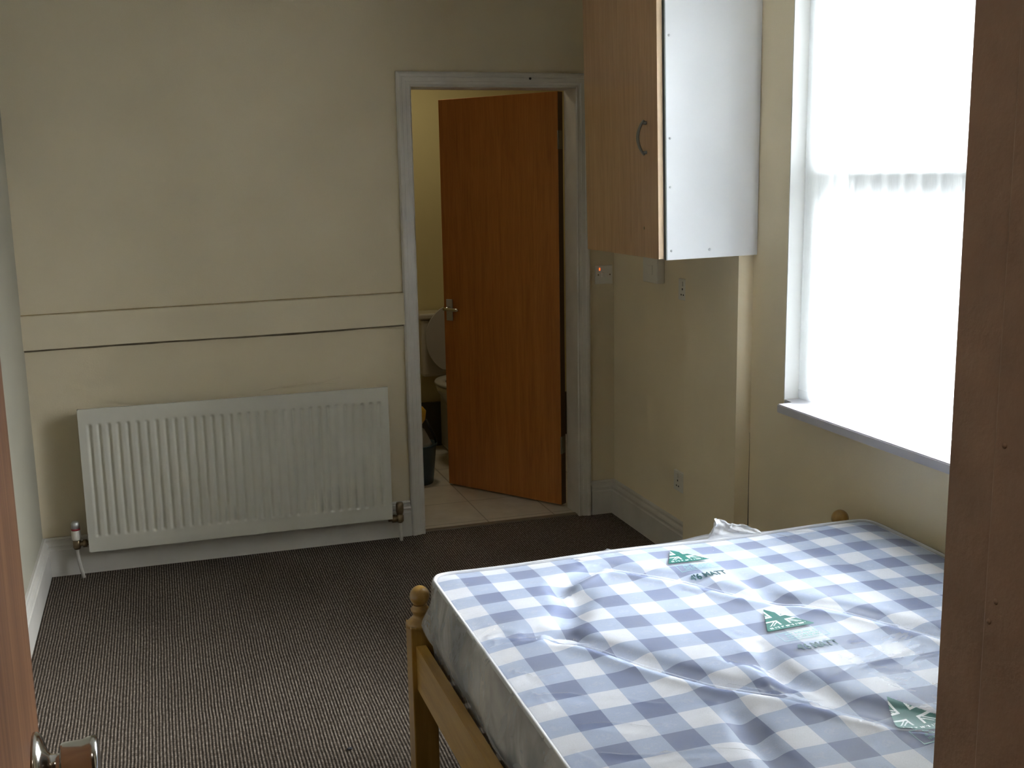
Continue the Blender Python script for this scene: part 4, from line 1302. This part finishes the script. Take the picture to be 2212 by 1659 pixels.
# ------------------------------------------------------------------ printing on the film: flag triangle, notice box, size line
def drape(name, pts_fn, nu, nv, mats, cls, parent):
    """grid in label space (0..1)^2 -> cells classified, draped on the film"""
    us = np.linspace(0, 1, nu + 1); vs = np.linspace(0, 1, nv + 1)
    V = np.zeros((nu + 1, nv + 1, 3))
    for i, u in enumerate(us):
        for j, v in enumerate(vs):
            x, y = pts_fn(u, v)
            V[i, j] = (x, y, film_z(x, y) + BASE.z + 0.0012)
    fm = np.zeros((nu, nv), int); keep = np.zeros((nu, nv), bool)
    for i in range(nu):
        for j in range(nv):
            c = cls((us[i] + us[i + 1]) / 2, (vs[j] + vs[j + 1]) / 2)
            if c >= 0: keep[i, j] = True; fm[i, j] = c
    o = grid_mesh(name, V, mats, fm, True, keep)
    o.data.transform(Matrix.Translation(-BASE)); o.parent = parent
    return o

LET = [1, 1, 0, 1, 1, 1, 0, 1, 1, 0, 1, 1, 1, 1, 1, 0, 1, 1, 1, 1, 1, 1, 1]
def flag(u, v):
    """green triangle carrying a cross and diagonals with pale edging"""
    ap = 0.46
    # triangle edges with slightly rounded feet
    if v < 0.0 or v > 1.0: return -1
    l = ap * v; r = 1 - (1 - ap) * v
    if u < l or u > r: return -1
    if (u < 0.05 and v < 0.05 and math.hypot(u - 0.06, v - 0.05) > 0.06): return -1
    if (u > 0.95 and v < 0.05 and math.hypot(u - 0.94, v - 0.05) > 0.06): return -1
    if v < 0.20:
        # band with a row of tiny letters
        if 0.075 < v < 0.135 and 0.12 < u < 0.88:
            k = (u - 0.12) / 0.76 * len(LET)
            if LET[int(k) % len(LET)] and 0.15 < (k % 1) < 0.72 and not (0.40 < (k % 1) < 0.50 and v < 0.115): return 1
        return 0
    cu, cv = 0.50, 0.50
    du, dv = u - cu, (v - cv) * 0.85
    W1, W2 = 0.078, 0.114
    if abs(du) < W1 or abs(dv) < W1 * 0.85: return 0
    if abs(du) < W2 or abs(dv) < W2 * 0.95: return 1
    dg = abs(abs(du) - abs(dv) * 1.15)
    if dg < 0.020: return 0
    if dg < 0.046: return 1
    return 0

def notice(u, v):
    # thin outlined box with rows of fine print
    if (u < 0.012 or u > 0.988 or v < 0.05 or v > 0.95): return 0
    if 0.14 < u < 0.86:
        for k, (v0, v1) in enumerate(((0.66, 0.84), (0.42, 0.55), (0.20, 0.33))):
            if v0 < v < v1:
                n = 18 if k == 0 else 26
                q = (u - 0.14) / 0.72 * n
                if (q % 1) < 0.68 and (int(q) * 7 + k) % 5 != 0: return 1
    return -1

def text_mesh(body, size):
    cu = bpy.data.curves.new('t', 'FONT')
    cu.body = body; cu.size = size; cu.resolution_u = 3
    cu.offset = size * 0.045
    to = bpy.data.objects.new('t', cu); COL.objects.link(to)
    bpy.context.view_layer.update()
    me = bpy.data.meshes.new_from_object(to.evaluated_get(bpy.context.evaluated_depsgraph_get()))
    bpy.data.objects.remove(to, do_unlink=True)
    return me

PRINTS = [  # apex offset handled by base corners: left, width, base y, height
    (0.134, 0.124, -2.277, 0.106, 0.018),
    (0.150, 0.124, -2.748, 0.114, 0.014),
    (0.144, 0.128, -3.218, 0.116, -0.004)]
for k, (x0, wd, yb, ht, rot) in enumerate(PRINTS):
    def tri(u, v, x0=x0, wd=wd, yb=yb, ht=ht, rot=rot):
        return (x0 + wd * u, yb + ht * v + rot * u * 0.3)
    drape('printed_flag', tri, 84, 78, [M['ink_green'], M['ink_white']], flag, film)
    def bx_(u, v, x0=x0, wd=wd, yb=yb, rot=rot):
        return (x0 + 0.008 + wd * 0.93 * u, yb - 0.062 + 0.045 * v + rot * u * 0.3)
    drape('printed_notice', bx_, 90, 22, [M['ink_pale'], M['ink_pale']], notice, film)
    me = text_mesh("4'6 MATT", 0.030)
    xs_ = [v.co.x for v in me.vertices]; w0 = max(xs_) - min(xs_)
    for v in me.vertices:
        px = x0 + 0.014 + (v.co.x - min(xs_)) / w0 * 0.100
        py = yb - 0.112 + v.co.y * 1.15 + rot * 0.1
        v.co = Vector((px - BASE.x, py - BASE.y, film_z(px, py) + 0.0013))
    me.materials.clear(); me.materials.append(M['ink_dark'])
    me.name = 'printed_size'
    o = bpy.data.objects.new('printed_size', me); COL.objects.link(o); o.parent = film
fbm.free()
